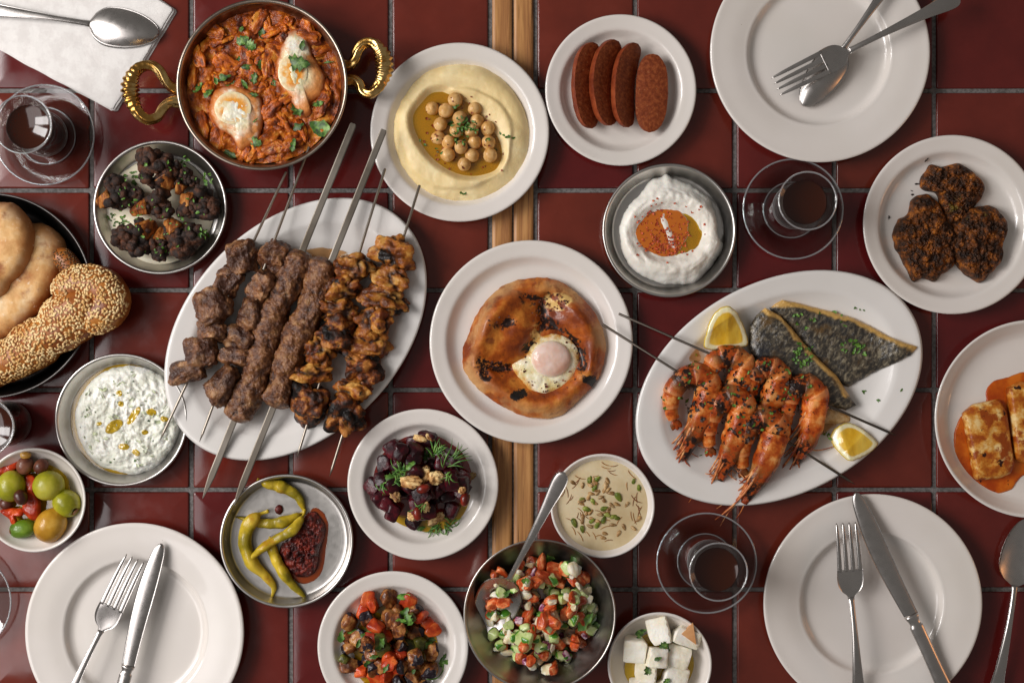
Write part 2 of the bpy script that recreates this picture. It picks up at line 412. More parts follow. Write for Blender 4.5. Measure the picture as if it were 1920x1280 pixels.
def bowl_prof(R, h, floor=.006, t=.0028):
    P = [(.0005, 0), (R * .5, 0), (R * .54, .002), (R * .78, h * .38), (R * .94, h * .75), (R - .0003, h - .0012), (R - .0004, h - .0001), (R - .0016, h + .0002), (R - t, h - .001), (R * .93 - t, h * .74), (R * .77 - t, h * .42), (R * .55, floor + .001), (R * .3, floor), (.0005, floor)]
    return cr(P, 80)
def tray_prof(R, h, wall=.15, t=.0012):
    P = [(.0005, 0), (R * (1 - wall) - .002, 0), (R * (1 - wall) + .003, .002), (R - .0035, h - .003), (R - .0022, h - .0022), (R - .0006, h - .0018), (R, h - .0006), (R - .0007, h + .0004), (R - .002, h + .0003), (R - .0034, h - .0012), (R * (1 - wall) + .0015, .0034), (R * (1 - wall) - .003, t + .0002), (R * .5, t), (.0005, t)]
    return cr(P, 80)
def dish(name, label, cat, px, py, r, h, prof, m, group=None, sx=1, sy=1, rot=0, seg=128):
    p = W(px, py, h); o = obj(name, *lathe(prof, seg, sx, sy), MT[m], None, (p[0], p[1], 0), (0, 0, math.radians(rot)))
    return tag(o, label, cat, group)
def R_(r, h): return sz(r, h)
D = {}
GP = 'round white plates'
for key, px, py, r, wl, label in (
        ('hummus', 862, 248, 168, 136, 'round white rimmed plate holding the hummus swirl'),
        ('sausage', 1164, 169, 142, 112, 'small round white plate holding four brown sausage halves'),
        ('fritter', 1786, 421, 168, 136, 'round white rimmed plate holding three dark fritters'),
        ('bread', 996, 641, 191, 158, 'round white plate in the middle holding the egg flatbread'),
        ('beet', 793, 908, 142, 111, 'small round white plate holding the beetroot and walnut salad'),
        ('veg', 737, 1212, 142, 111, 'small round white plate holding the fried aubergine and pepper pieces')):
    h = .017; D[key] = dish('plate', label, 'plate', px, py, r, h, pl_prof(R_(r, h), R_(wl, h), h), 'ceramic', GP)
for key, px, py, r, wl, label in (
        ('din_bl', 252, 1185, 205, 134, 'empty cream dinner plate with a fork and knife, below the olives'),
        ('din_tr', 1538, 98, 206, 134, 'empty cream dinner plate with a fork crossed over a spoon'),
        ('din_br', 1637, 1131, 205, 133, 'empty cream dinner plate with a fork and knife, below the seafood platter')):
    h = .018; D[key] = dish('dinner_plate', label, 'plate', px, py, r, h, dinner_prof(R_(r, h), R_(wl, h), h), 'ceramic', 'wide rimmed dinner plates', seg=160)
D['halloumi'] = dish('deep_plate', 'white coupe plate with a thin raised edge holding grilled cheese', 'plate', 1938, 785, 187, .021, coupe_prof(R_(187, .021), .021), 'ceramic', seg=160)
for key, px, py, rot, label in (('kebab', 554, 617, 45, 'oval white platter under the six meat skewers'), ('sea', 1461, 727, 28, 'oval white platter holding prawns and fish')):
    h = .018; a, b = 286, 198.5
    D[key] = dish('oval_platter', label, 'platter', px, py, 200, h, pl_prof(R_(b, h), R_(b * .80, h), h, .006, .2), 'ceramic_w', 'oval white platters', a / b, 1.0, rot, 180)
for key, px, py, label in (('olive', 63, 937, 'small white bowl holding mixed olives and red pepper'), ('soup', 1130, 948, 'small white bowl filled with pale sauce and seeds'), ('feta', 1237, 1245, 'small white bowl holding white cheese cubes')):
    h = .027; D[key] = dish('small_bowl', label, 'bowl', px, py, 98, h, bowl_prof(R_(98, h), h), 'ceramic', 'small white bowls')
for key, px, py, r, label in (('pepper', 537, 1014, 126, 'shallow steel dish holding yellow chillies and dark red paste'), ('labneh', 1255, 432, 126, 'shallow steel dish holding thick white yoghurt with paprika oil'),
                              ('tzatziki', 227, 787, 125, 'shallow steel dish holding yoghurt and cucumber dip'), ('cauli', 300, 389, 126, 'shallow steel dish holding charred cauliflower on pale sauce')):
    h = .017; D[key] = dish('steel_dish', label, 'dish', px, py, r, h, tray_prof(R_(r, h), h, .17 if key != 'pepper' else .13), 'steel', 'small round steel dishes')
D['tray'] = dish('bread_tray', 'dark round steel tray holding pitas and sesame bread', 'tray', -18, 554, 194, .02, tray_prof(R_(194, .02), .02, .13), 'steel_dark')
D['salad'] = dish('salad_bowl', 'deep grey steel bowl full of chopped salad', 'bowl', 1012, 1153, 143, .042, cr([(.0005, 0), (.03, 0), (.036, .001), (.058, .016), (.0700, .034), (.0722, .0400), (.0735, .0414), (.0737, .0424), (.0728, .0427), (.0716, .0417), (.0685, .034), (.0565, .018), (.034, .003), (.02, .0016), (.0005, .0016)], 80), 'steel_bowl')

# the two-handled pan
hp = .040; pp = W(491, 159, hp); RP = sz(162, hp)
pan = thing('pan', 'tinned copper pan with two ornate brass handles holding eggs in tomato sauce', 'pan', (pp[0], pp[1], 0))
D['pan'] = pan
obj('pan_body', *lathe(cr([(.0005, 0), (RP * .72, 0), (RP * .78, .002), (RP * .90, .018), (RP - .003, hp - .004), (RP - .0012, hp - .002), (RP, hp - .0006), (RP - .0009, hp + .0006), (RP - .003, hp + .0003), (RP - .0042, hp - .002), (RP * .88, .018), (RP * .76, .004), (RP * .7, .003), (.0005, .003)], 80), 160), MT['tin'], pan)
obj('lining', *lathe(cr([(.0005, .0036), (RP * .7, .0036), (RP * .75, .0046), (RP * .872, .018), (RP - .0052, hp - .004), (RP - .0048, hp - .0028), (RP - .0044, hp - .0032)], 40), 160, 1, 1, False), MT['lining'], pan)
def handle(pts):
    z = .030; P = np.array([np.append(W(a, b, z)[:2] - pp[:2], z + dz) for a, b, dz in pts]); P = cr(P, 120)
    t = np.linspace(0, 1, 120); mid = np.exp(-((t - .5) / .13) ** 2)
    rad = sz(8.8) * (1 + .75 * mid + .35 * np.exp(-((t - 0) / .05) ** 2) + .35 * np.exp(-((t - 1) / .05) ** 2))
    rad = rad * (1 + mid * .20 * np.cos(t * 2 * math.pi * 30))
    def shp(u, A): return 1 + (.16 if abs(u - .5) > .14 else .05) * np.cos(5 * A + u * 26)
    obj('handle', *tube(P, rad, 24, True, shp, .9), MT['brass'], pan)
handle([(338, 164, -.006), (322, 163, -.003), (310, 150, 0), (300, 134, .002), (285, 125, .003), (266, 127, .004), (252, 143, .005), (247, 166, .006), (251, 192, .006), (262, 214, .005), (279, 225, .004), (297, 219, .002), (306, 204, 0), (318, 192, -.003), (338, 188, -.006)])
handle([(642, 122, -.006), (656, 120, -.003), (666, 111, 0), (672, 95, .002), (683, 83, .003), (699, 82, .004), (713, 95, .005), (722, 117, .006), (720, 143, .006), (709, 166, .005), (695, 177, .004), (681, 172, .002), (674, 158, 0), (663, 150, -.003), (644, 150, -.006)])

# ------------------------------------------------------------------ tea glasses and saucers
def ring(R, z, r, n=96):
    A = np.linspace(0, 2 * math.pi, n, endpoint=False); B = np.linspace(0, 2 * math.pi, 8, endpoint=False)
    V = np.array([((R + r * math.cos(b)) * math.cos(a), (R + r * math.cos(b)) * math.sin(a), z + r * math.sin(b)) for a in A for b in B]); return V, gridF(n, 8, True, True)
def saucer(px, py, label):
    h = .0115; R = sz(95, h); p = W(px, py, h)
    P = cr([(.0005, .0), (.026, 0), (.030, .0012), (.040, .0065), (R - .0012, h - .0012), (R, h - .0002), (R - .0007, h + .0006), (R - .002, h), (.040, .0086), (.030, .0035), (.026, .0026), (.0005, .0026)], 60)
    o = tag(obj('saucer', *lathe(P, 96), MT['glass'], None, (p[0], p[1], 0)), label, 'saucer', 'clear glass saucers')
    obj('rim', *ring(R - .0009, h, .0010), MT['glass_rim'], o); obj('foot', *ring(.0275, .0015, .0008), MT['glass_rim'], o); return o
def tea_glass(px, py, label, z0=.0027):
    p = W(px, py, 0); t = thing('tea_glass', label, 'glass', (p[0], p[1], z0), 'tulip tea glasses')
    O = [(.0005, 0), (.0165, 0), (.019, .0015), (.0215, .010), (.0222, .020), (.0205, .032), (.0182, .042), (.0190, .052), (.0232, .066), (.0272, .0755), (.0278, .0765), (.0272, .0772)]
    I = [(.0262, .0762), (.0222, .066), (.0178, .052), (.0169, .042), (.0190, .032), (.0206, .020), (.0200, .010), (.017, .0045), (.0005, .004)]
    obj('glass_wall', *lathe(cr(O + I, 100), 96), MT['glass'], t)
    obj('rim', *ring(.0270, .0768, .00085), MT['glass_rim'], t)
    T = [(.0005, .0046), (.0165, .005), (.0196, .010), (.0202, .020), (.0186, .032), (.0166, .042), (.0172, .050), (.0190, .0575), (.0208, .0625), (.0205, .0622), (.0005, .0622)]
    obj('tea', *lathe(cr(T[:-2], 50).tolist() + [(.0206, .0623), (.0005, .0622)], 64), MT['tea'], t)
    return t
saucer(83, 253, 'clear glass saucer beside the white napkin'); tea_glass(93, 256, 'tulip glass of dark tea beside the white napkin')
saucer(1487, 392, 'clear glass saucer beside the fritter plate'); tea_glass(1484, 391, 'tulip glass of dark tea beside the fritter plate')
saucer(1325, 1055, 'clear glass saucer beside the bowl of pale sauce'); tea_glass(1326, 1048, 'tulip glass of dark tea beside the bowl of pale sauce')
saucer(-73, 1128, 'clear glass saucer cut off beside the empty plate below the olives')
tea_glass(24, 792, 'tulip glass of dark tea cut off beside the steel dish of cucumber dip', .0)

# ------------------------------------------------------------------ cutlery
def frame(tip, end):
    a = Vector(W(*tip)); b = Vector(W(*end)); ex = (b - a); L = ex.length; ex.normalize(); ey = Vector((0, 0, 1)).cross(ex).normalized(); ez = ex.cross(ey)
    M = Matrix((ex, ey, ez)).transposed().to_4x4(); M.translation = a; return M, L
def ribbon(xs, hw, zc, dep, th, ny=13, yc=None):
    s = np.linspace(-1, 1, ny); n = len(xs); yc = np.zeros(n) if yc is None else yc
    Y = hw[:, None] * s + yc[:, None]; Z = zc[:, None] + dep[:, None] * (1 - s ** 2); X = np.repeat(xs[:, None], ny, 1)
    e = (1 - .75 * np.abs(s) ** 4) * np.broadcast_to(th, (n,))[:, None] / 2
    T = np.stack([X, Y, Z + e], 2).reshape(-1, 3); B = np.stack([X, Y, Z - e], 2).reshape(-1, 3)
    F = gridF(n, ny) + [f[::-1] for f in gridF(n, ny, off=n * ny)]; m = n * ny
    for i in range(n - 1): F += [(i*ny, m+i*ny, m+(i+1)*ny, (i+1)*ny)[::-1], (i*ny+ny-1, m+i*ny+ny-1, m+(i+1)*ny+ny-1, (i+1)*ny+ny-1)]
    for j in range(ny - 1): F += [(j, j+1, m+j+1, m+j), ((n-1)*ny+j, m+(n-1)*ny+j, m+(n-1)*ny+j+1, (n-1)*ny+j+1)]
    return np.vstack([T, B]), F
def ip(x, *kv): k = np.array(kv); return np.interp(x, k[:, 0], k[:, 1])
def sm(x, *kv):
    k = np.array(kv, float); P = cr(k, 200); return np.interp(x, P[:, 0], P[:, 1])
def handle_strip(x0, L, endw, m, par, z0=0.0, arch=.004, neck=.0026):
    xs = np.linspace(x0, L, 60); t = (xs - x0) / (L - x0)
    hw = sm(t, (0, neck * 1.25), (.06, neck), (.3, neck * 1.15), (.65, endw * .62), (.88, endw * .95), (.96, endw * .85), (.99, endw * .45), (1, endw * .12))
    obj('handle', *ribbon(xs, hw, z0 + arch * np.sin(math.pi * np.clip(t, 0, 1) ** .8), .0004 + 0 * xs, .0028 - .001 * t, 11), MT['cutlery'], par)
def spoon(label, tip, end, bl, bw, up=1, endw=.0085, deep=.0075):
    M, L = frame(tip, end); t = thing('spoon', label, 'spoon', (0, 0, 0), 'spoons'); t.matrix_world = M
    bl *= S; hb = bw * S / 2; xs = bl * (1 - np.cos(np.linspace(0, math.pi, 40))) / 2; q = xs / bl
    hw = hb * sm(q, (0, .04), (.03, .27), (.10, .50), (.25, .77), (.45, .95), (.62, 1.0), (.78, .93), (.9, .66), (.96, .36), (1, .0027 / hb)); hw = np.maximum(hw, .0006)
    prof = np.sin(math.pi * np.clip(q, 0.0, 1) ** .9) ** .75
    z = -up * deep * prof; d = up * 0 * q
    s = np.linspace(-1, 1, 17)
    V, F = ribbon(xs, hw, np.zeros_like(xs) + (.001 if up > 0 else .001), -up * deep * prof, .0015, 17)
    obj('bowl', V, F, MT['cutlery'], t); handle_strip(bl * .985, L, endw, None, t, .001, .006 if up > 0 else .004); return t
def fork(label, tip, end, tl=98, hl=150, hwid=50, endw=.0085, bend=.006):
    M, L = frame(tip, end); t = thing('fork', label, 'fork', (0, 0, 0), 'forks'); t.matrix_world = M
    tl *= S; hl *= S; w = hwid * S / 2
    arc = lambda x: bend * (np.clip(x / hl, 0, 1) ** .9 * (1 - np.clip(x / hl, 0, 1)) * 2.4)
    for k in range(4):
        xs = np.linspace(0, tl * 1.04, 26) + (.0016 if k in (0, 3) else 0) * 0; q = xs / tl; yk = (k - 1.5) * w * .5 * np.clip(.93 + .07 * q, 0, 1)
        hw = np.maximum(w * .165 * sm(q, (0, .12), (.05, .42), (.3, .8), (.8, 1.0), (1.05, 1.05)), .0002)
        obj('tine', *ribbon(xs, hw, arc(xs), 0 * xs, .0018, 7, np.zeros_like(xs) + yk), MT['cutlery'], t)
    xs = np.linspace(tl, hl, 30); q = (xs - tl) / (hl - tl)
    hw = sm(q, (0, w * .94), (.3, w * .98), (.55, w * .9), (.75, w * .66), (.9, w * .3), (1, .0031))
    obj('head', *ribbon(xs, hw, arc(xs), -.0012 * np.sin(math.pi * q), .0019, 13), MT['cutlery'], t); handle_strip(hl * .99, L, endw, None, t, 0.0, .006); return t
def knife(label, tip, end, bl=235, bw=33):
    M, L = frame(tip, end); t = thing('knife', label, 'knife', (0, 0, 0), 'table knives'); t.matrix_world = M
    bl *= S; w = bw * S / 2; xs = np.linspace(0, bl, 60); q = xs / bl
    hw = w * sm(q, (0, .1), (.012, .34), (.05, .58), (.12, .76), (.3, .97), (.5, 1.0), (.8, .85), (1, .74)); yc = -w * .25 * np.sin(math.pi * np.clip(q, 0, 1))
    obj('blade', *ribbon(xs, hw, 0 * xs + .0006, .0012 + 0 * xs, .0014, 13, yc), MT['cutlery'], t)
    xs = np.linspace(bl * .995, L, 70); q = (xs - xs[0]) / (L - xs[0])
    r = w * sm(q, (0, .72), (.02, .74), (.05, .6), (.085, .58), (.105, .78), (.13, .72), (.5, .74), (.85, .92), (.97, .86), (1, .3))
    P = np.stack([xs, 0 * xs, 0 * xs + .0012], 1); obj('handle', *tube(P, r, 20, True, None, .52), MT['cutlery'], t); return t
fork('steel fork lying beside the knife on the dinner plate below the olives', (254, 1045, .021), (93, 1386, .020))
knife('steel knife on the dinner plate below the olives', (303, 1018, .0215), (199, 1400, .022))
spoon('steel spoon lying face down under the fork on the dinner plate', (1504, 199, .010), (1705, -83, .024), 128, 66, -1, deep=.006)
fork('steel fork crossed over a spoon on the dinner plate', (1454, 163, .019), (1800, -6, .027), 98, 150, 50)
fork('steel fork lying by the knife on the dinner plate below the seafood platter', (1586, 979, .021), (1612, 1350, .021), 86, 140, 50)
knife('steel knife on the dinner plate below the seafood platter', (1603, 923, .0235), (1800, 1352, .0225), 250, 36)
spoon('steel spoon lying on the tiles below the plate of grilled cheese', (1926, 972, .0085), (1856, 1336, .004), 128, 74, 1)

# ------------------------------------------------------------------ napkin and its spoon
MT['linen'] = food('white_linen', [(.3, 'e2ddd9'), (.7, 'ebe7e3')], 60, 4, .85, [], [(2600, .00025), (90, .0006)], vary=0)
nb = [(328, 18), (213, 209), (-60, 61), (-60, -200), (200, -200), (232, -40)]
nap = thing('napkin', 'folded white cloth napkin under a spoon', 'napkin', (*W(150, 40)[:2], 0))
for k, (dx, dy) in enumerate(((3, 1), (1.5, -.5), (0, 1), (-1.5, -1))):
    o = np.array(nb, float) + np.array([dx, dy]) * 1.2; e = []
    for i in range(6):
        a, b = o[i], o[(i + 1) % 6]; n = 30 if i < 2 else 14
        e += [a + (b - a) * (j + .5) / n for j in range(n)]
    e = WP(e, .004) - np.array(nap.location[:2]); z0 = .0013 * k
    def top(x, y, u, z0=z0, k=k):
        q = v3(x, y) * 22
        return z0 + .0004 + .0013 * np.sqrt(np.clip(1 - u ** 26, 0, 1)) + (.0007 * (fbm(q, 3, .5, 5)) + .0003 * fbm(q * 5, 2, .5, k)) * (.2 + .8 * (k + 1) / 4)
    e = e + .0007 * np.stack([fbm(v3(e[:, 0], e[:, 1]) * 60, 2, .5, k), fbm(v3(e[:, 0], e[:, 1]) * 60, 2, .5, k + 9)], 1)
    V, F, U = pad(e, top, 30, 0, z0, False, 1.0, 1.6); obj('fold', V, F, MT['linen'], nap)
spoon('steel spoon lying face down on the white napkin', (299, 64, .006), (-82, 10, .008), 132, 76, -1, .0095, .0075)
# ------------------------------------------------------------------ garnish
MT['parsley'] = food('parsley_leaf', [(.2, '355c16'), (.8, '628c32')], 200, 4, .45, [], [(500, .0003)], vary=.3)
MT['mint'] = food('wilted_herb_leaf', [(.1, '26401a'), (.5, '44681f'), (.9, '789a4c')], 260, 5, .42, [('noise', 420, .58, .68, '1d2a17')], [(600, .0004)], vary=.35)
MT['dill'] = food('dill_frond', [(.3, '3b6a24'), (.7, '6b9440')], 150, 3, .5, [], None, vary=.2)
MT['oil'] = glassy('olive_oil', 'f0d850', .05, 'ffffff', .30, 'd0a420', .03)
MT['oil_deep'] = glassy('deep_olive_oil', 'f0d850', .05, 'ffffff', .72, 'd0ac20', .03)
MT['chili_oil'] = glassy('paprika_oil', 'f0a840', .05, 'ffffff', .72, 'd8761a', .03)
MT['flake'] = food('red_pepper_flake', [(.3, '8c2a0e'), (.7, 'b8501c')], 300, 3, .5, vary=.4)
MT['black_fleck'] = food('charred_fleck', [(.3, '1c120c'), (.7, '3a2415')], 300, 3, .6, vary=.4)
def leaf_mesh(seed, L=1.0, Wd=.5, lobes=0, curl=.25):
    """a leaf blade along x, unit length, folded along its midrib"""
    rs = np.random.RandomState(seed); n = 9; t = np.linspace(0, 1, n); w = Wd / 2 * np.sin(math.pi * t ** .8) ** .8 + .01
    if lobes: w = w * (1 + .35 * np.cos(t * math.pi * 2 * lobes + rs.uniform(0, 6)))
    w2 = w * (1 + .25 * rs.uniform(-1, 1, n)); w1 = w * (1 + .25 * rs.uniform(-1, 1, n)); a, b = rs.uniform(-1, 1, 2)
    V = []; 
    for i in range(n):
        z0 = curl * (a * (t[i] - .5) ** 2 * 2 + b * .2 * math.sin(t[i] * 5)); f = .22 + .1 * rs.uniform(-1, 1)
        for y, zz in ((-w1[i], f), (-w1[i] * .5, f * .35), (0, 0), (w2[i] * .5, f * .35), (w2[i], f)): V.append((t[i] - .5, y, z0 + zz * abs(y) * 1.6 + .03 * rs.uniform(-1, 1)))
    V = np.array(V); V[:, 2] -= np.percentile(V[:, 2], 20); return V * L, gridF(n, 5)
LR = .014
LEAF = [mesh('leaf', *leaf_mesh(k, LR, (.42, .55, .65, .35)[k % 4], (0, 3, 4, 2)[k % 4])) for k in range(8)]
def rotm(rx, ry, rz):
    return np.array((Matrix.Rotation(rz, 3, 'Z') @ Matrix.Rotation(ry, 3, 'Y') @ Matrix.Rotation(rx, 3, 'X')))
def leaf(px, py, size, ang, surf, m='mint', seed=0, name='herb_leaf', label=None, group=None, lift=.0006, wide=1.0, cat='herb leaf'):
    p = surf.at(px, py); rs = random.Random(seed * 7 + int(px)); me = LEAF[seed % 8]
    key = me.name + m
    if key not in MT: c = me.copy(); c.materials.clear(); c.materials.append(MT[m]); MT[key] = c
    o = obj(name, 0, 0, None, None, (p[0], p[1], p[2] + lift), (rs.uniform(-.25, .25), rs.uniform(-.25, .25), math.radians(ang)), me=MT[key]); s = sz(size) / LR; o.scale = (s, s * wide, s * .8)
    return tag(o, label, cat, group)
def flecks(name, label, pts, surf, m, size=(5, 9), seed=0, strip=.45, cat='chopped herbs', lift=.0004):
    """many small torn scraps lying on what is below them"""
    rs = np.random.RandomState(seed); G = Geo()
    for (px, py) in pts:
        p = surf.at(px, py); L = sz(rs.uniform(*size)); V, F = leaf_mesh(rs.randint(9999), L, rs.uniform(strip * .6, strip * 1.5), rs.choice([0, 2, 3]), .4)
        V = V @ rotm(rs.uniform(-.5, .5), rs.uniform(-.4, .4), rs.uniform(0, 6.28)).T; G.add(V + np.array([p[0], p[1], p[2] + lift]), F)
    V, F = G.get(); c = V.mean(0); c[2] = V[:, 2].min(); return tag(obj(name, V - c, F, MT[m], None, c), label, cat, None, 'stuff')
def scat(px, py, rx, ry, n, seed=0, power=.5):
    rs = np.random.RandomState(seed); a = rs.uniform(0, 6.283, n); r = rs.uniform(0, 1, n) ** power
    return [(px + rx * r[i] * math.cos(a[i]), py + ry * r[i] * math.sin(a[i])) for i in range(n)]
def pool(name, label, outline, z, m, h=.0006, cat='oil', seed=0, segs=72, group=None, jit=.0008):
    o = WP(outline, z); c = o.mean(0)
    V, F, U = pad(o - c, lambda x, y, u: h * np.sqrt(np.clip(1 - u ** 8, 0, 1)), 12, segs, -.0004, jit=jit, seed=seed)
    return tag(obj(name, V, F, MT[m], None, (c[0], c[1], z)), label, cat, group)

# ------------------------------------------------------------------ kebab platter: six skewers
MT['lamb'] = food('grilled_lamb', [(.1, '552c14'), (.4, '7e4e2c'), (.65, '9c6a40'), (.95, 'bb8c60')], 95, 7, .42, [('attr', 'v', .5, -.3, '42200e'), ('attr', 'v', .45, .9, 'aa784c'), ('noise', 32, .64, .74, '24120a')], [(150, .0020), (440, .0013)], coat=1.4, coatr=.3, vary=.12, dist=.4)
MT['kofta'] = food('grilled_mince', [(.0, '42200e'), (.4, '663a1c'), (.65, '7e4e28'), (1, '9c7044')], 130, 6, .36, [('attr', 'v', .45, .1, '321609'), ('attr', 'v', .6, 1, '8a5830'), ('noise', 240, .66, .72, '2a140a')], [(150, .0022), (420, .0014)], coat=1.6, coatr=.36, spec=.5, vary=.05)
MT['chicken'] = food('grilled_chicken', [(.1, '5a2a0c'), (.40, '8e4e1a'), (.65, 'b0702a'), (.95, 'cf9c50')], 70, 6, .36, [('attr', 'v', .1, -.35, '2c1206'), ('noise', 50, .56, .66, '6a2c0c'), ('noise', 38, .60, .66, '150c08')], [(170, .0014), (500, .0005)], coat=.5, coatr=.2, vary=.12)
MT['chicken_char'] = food('charred_chicken', [(.2, '2a140a'), (.45, '5e2c12'), (.65, '8c4c1c'), (.8, 'b87838')], 80, 6, .4, [('noise', 48, .5, .6, '140d0a')], [(190, .0018), (500, .0006)], coat=.4, coatr=.25, vary=.1)
kz = .0075; KS = Surf(D['kebab'])
def skewer_line(a, b, z0, z1, base): return np.array([W(*a, z0) - base, W(*b, z1) - base])
def flat_bar(name, A, B, w, th, m, parent, point=0.06):
    d = B - A; L = np.linalg.norm(d); ex = d / L; ey = np.cross([0, 0, 1], ex); ey /= np.linalg.norm(ey); ez = np.cross(ex, ey)
    V = []
    for x, h in ((0, w * .75), (.002, w), (L * (1 - point), w), (L * (1 - point * .4), w * .55), (L, w * .1)):
        V += [A + ex * x + ey * (a * h) + ez * (b * th / 2) for a, b in ((-1, -1), (1, -1), (1, .7), (.75, 1), (-.75, 1), (-1, .7))]
    return obj(name, np.array(V), [f[::-1] for f in gridF(5, 6, False, True)] + [tuple(range(6)), tuple(range(24, 30))[::-1]], MT[m], parent, smooth=False)
def round_rod(name, A, B, r, m, parent):
    t = np.array([0, .002, .97, 1])[:, None]; return obj(name, *tube(A + (B - A) * t, [r * .7, r, r, r * .15], 8), MT[m], parent)
GK = 'meat skewers on the oval platter'
def chunk_skewer(label, a, b, chunks, mats, seed, kind, zt=.028, zb=.022):
    base = np.array([*W((a[0] + b[0]) / 2, (a[1] + b[1]) / 2)[:2], kz])
    t = thing('meat_skewer', label, 'skewer', base, GK); A, B = skewer_line(a, b, zt, zb, base); round_rod('skewer_rod', A, B, .00135, 'rod', t)
    rs = np.random.RandomState(seed)
    for i, (px, py, lx, ly, ang) in enumerate(chunks):
        p = W(px, py, .024) - base
        if kind == 'lamb': V, F, nz = blob((sz(lx * .93), sz(ly * .93), sz(min(lx, ly) * .88)), 5, 3.2, .30, 1.25, seed * 31 + i, 'fbm', 6, 6, (.6, .95)); V += .0011 * np.stack([fbm(V * 230, 4, .62, i + q) for q in range(3)], 1)
        else: V, F, nz = blob((sz(lx), sz(ly), sz(min(lx, ly) * .95)), 5, 2.3, .55, .95, seed * 31 + i, 'billow', 3, 2, (.6, .9)); V += .05 * sz(lx) * np.stack([fbm(V * 260, 3, .5, i + q) for q in range(3)], 1)
        V = V @ rotm(rs.uniform(-.3, .3), rs.uniform(-.3, .3), math.radians(ang)).T
        V += p; V[:, 2] = np.maximum(V[:, 2], .0006); conform(V, base, 0, KS, 0, 'max')
        obj('meat_chunk', V, F, MT[mats[i % len(mats)]], t, attrs={'v': nz})
    return t
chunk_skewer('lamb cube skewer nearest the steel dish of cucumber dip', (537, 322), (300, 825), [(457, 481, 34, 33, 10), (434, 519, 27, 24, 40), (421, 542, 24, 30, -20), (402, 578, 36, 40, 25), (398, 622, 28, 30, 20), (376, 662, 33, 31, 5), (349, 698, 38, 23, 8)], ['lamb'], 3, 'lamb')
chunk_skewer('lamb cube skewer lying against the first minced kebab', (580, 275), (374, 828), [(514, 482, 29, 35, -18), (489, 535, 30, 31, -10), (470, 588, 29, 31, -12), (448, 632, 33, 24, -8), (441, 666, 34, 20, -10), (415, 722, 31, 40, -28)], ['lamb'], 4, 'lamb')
def kofta(label, a, b, m0, m1, w, seed):
    base = np.array([*W((a[0] + b[0]) / 2, (a[1] + b[1]) / 2)[:2], kz]); t = thing('kofta_skewer', label, 'skewer', base, GK)
    A, B = skewer_line(a, b, .030, .020, base); flat_bar('skewer_blade', A, B, sz(6.2), .0013, 'skewer', t)
    P = np.array([W(m0[0] + (m1[0] - m0[0]) * q, m0[1] + (m1[1] - m0[1]) * q, .022) - base for q in np.linspace(0, 1, 240)])
    q = np.linspace(0, 1, 240); P[:, 0] += .0022 * np.sin(q * 9 + seed); P[:, 2] = sz(w / 2) * .9
    rad = sz(w / 2) * (1 + .055 * np.sin(q * 30 + seed) + .05 * np.sin(q * 13 + 1)) * np.clip(np.minimum(q, 1 - q) / .045, .0, 1) ** .42
    V, F = tube(P, np.maximum(rad, .0004), 96); d = fbm(V * 110, 6, .66, seed) * .0034 + fbm(V * 50, 2, .5, seed + 3) * .0022
    Cn = np.repeat(P, 96, 0); N = V - Cn; N /= np.linalg.norm(N, axis=1)[:, None] + 1e-9; V = V + N * d[:, None]; V[:, 2] = np.maximum(V[:, 2], .0004)
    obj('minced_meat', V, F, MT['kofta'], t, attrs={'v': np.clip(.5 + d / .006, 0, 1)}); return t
kofta('minced meat kebab on a flat steel skewer beside the lamb cubes', (663, 232), (380, 934), (563, 468), (441, 790), 55, 1)
kofta('minced meat kebab on a flat steel skewer beside the chicken', (720, 243), (439, 947), (614, 482), (510, 765), 55, 5)
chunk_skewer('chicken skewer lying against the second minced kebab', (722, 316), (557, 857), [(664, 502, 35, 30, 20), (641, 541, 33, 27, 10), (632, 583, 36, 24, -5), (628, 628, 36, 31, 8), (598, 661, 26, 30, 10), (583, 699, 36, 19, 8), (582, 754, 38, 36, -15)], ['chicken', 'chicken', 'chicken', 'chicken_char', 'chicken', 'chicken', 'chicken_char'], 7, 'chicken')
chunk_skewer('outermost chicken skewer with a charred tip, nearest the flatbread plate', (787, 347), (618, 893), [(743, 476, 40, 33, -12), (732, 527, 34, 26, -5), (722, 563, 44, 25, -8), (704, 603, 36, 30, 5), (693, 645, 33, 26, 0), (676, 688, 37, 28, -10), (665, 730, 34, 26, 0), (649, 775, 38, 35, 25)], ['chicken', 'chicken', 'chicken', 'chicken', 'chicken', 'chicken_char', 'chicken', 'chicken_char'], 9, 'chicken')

# ------------------------------------------------------------------ breads on the tray
def m_pita():
    M = Mat('pita_crust'); c = M.ramp(M.noise(26, 6, .6), [(.36, 'b87638'), (.5, 'dcac6e'), (.62, 'ebcda0')])
    c = M.mix(M.math('MULTIPLY', M.mapr(M.noise(34, 5, .6), .56, .70), .85), c, '8e4c20'); c = M.mix(M.math('MULTIPLY', M.mapr(M.attr('u'), .68, 1.0), .85), c, '9a5c2a')
    c = M.mix(M.math('MULTIPLY', M.mapr(M.noise(240, 4, .6), .62, .72), .5), c, 'f0e0c8')
    M.set(color=c, rough=.62, normal=M.bump(M.noise(110, 6), .0012, .6)); return M.m
MT['pita'] = m_pita()
def pita(label, outline, z0, hgt, seed):
    o = WP(outline, z0 + .008); c = o.mean(0)
    def top(x, y, u):
        q = v3(x, y) * 16
        return .006 + (hgt - .006) * np.clip(1 - u ** 4.5, 0, 1) ** .6 + .0035 * fbm(q, 3, .5, seed) * (1 - u ** 8) + .0007 * fbm(q * 7, 3, .5, seed) - .006 * u ** 14
    V, F, U = pad(o - c, top, 40, 120, 0, jit=.001, seed=seed); return tag(obj('pita_bread', V, F, MT['pita'], None, (c[0], c[1], z0), attrs={'u': U}), label, 'bread', 'pitas on the steel tray')
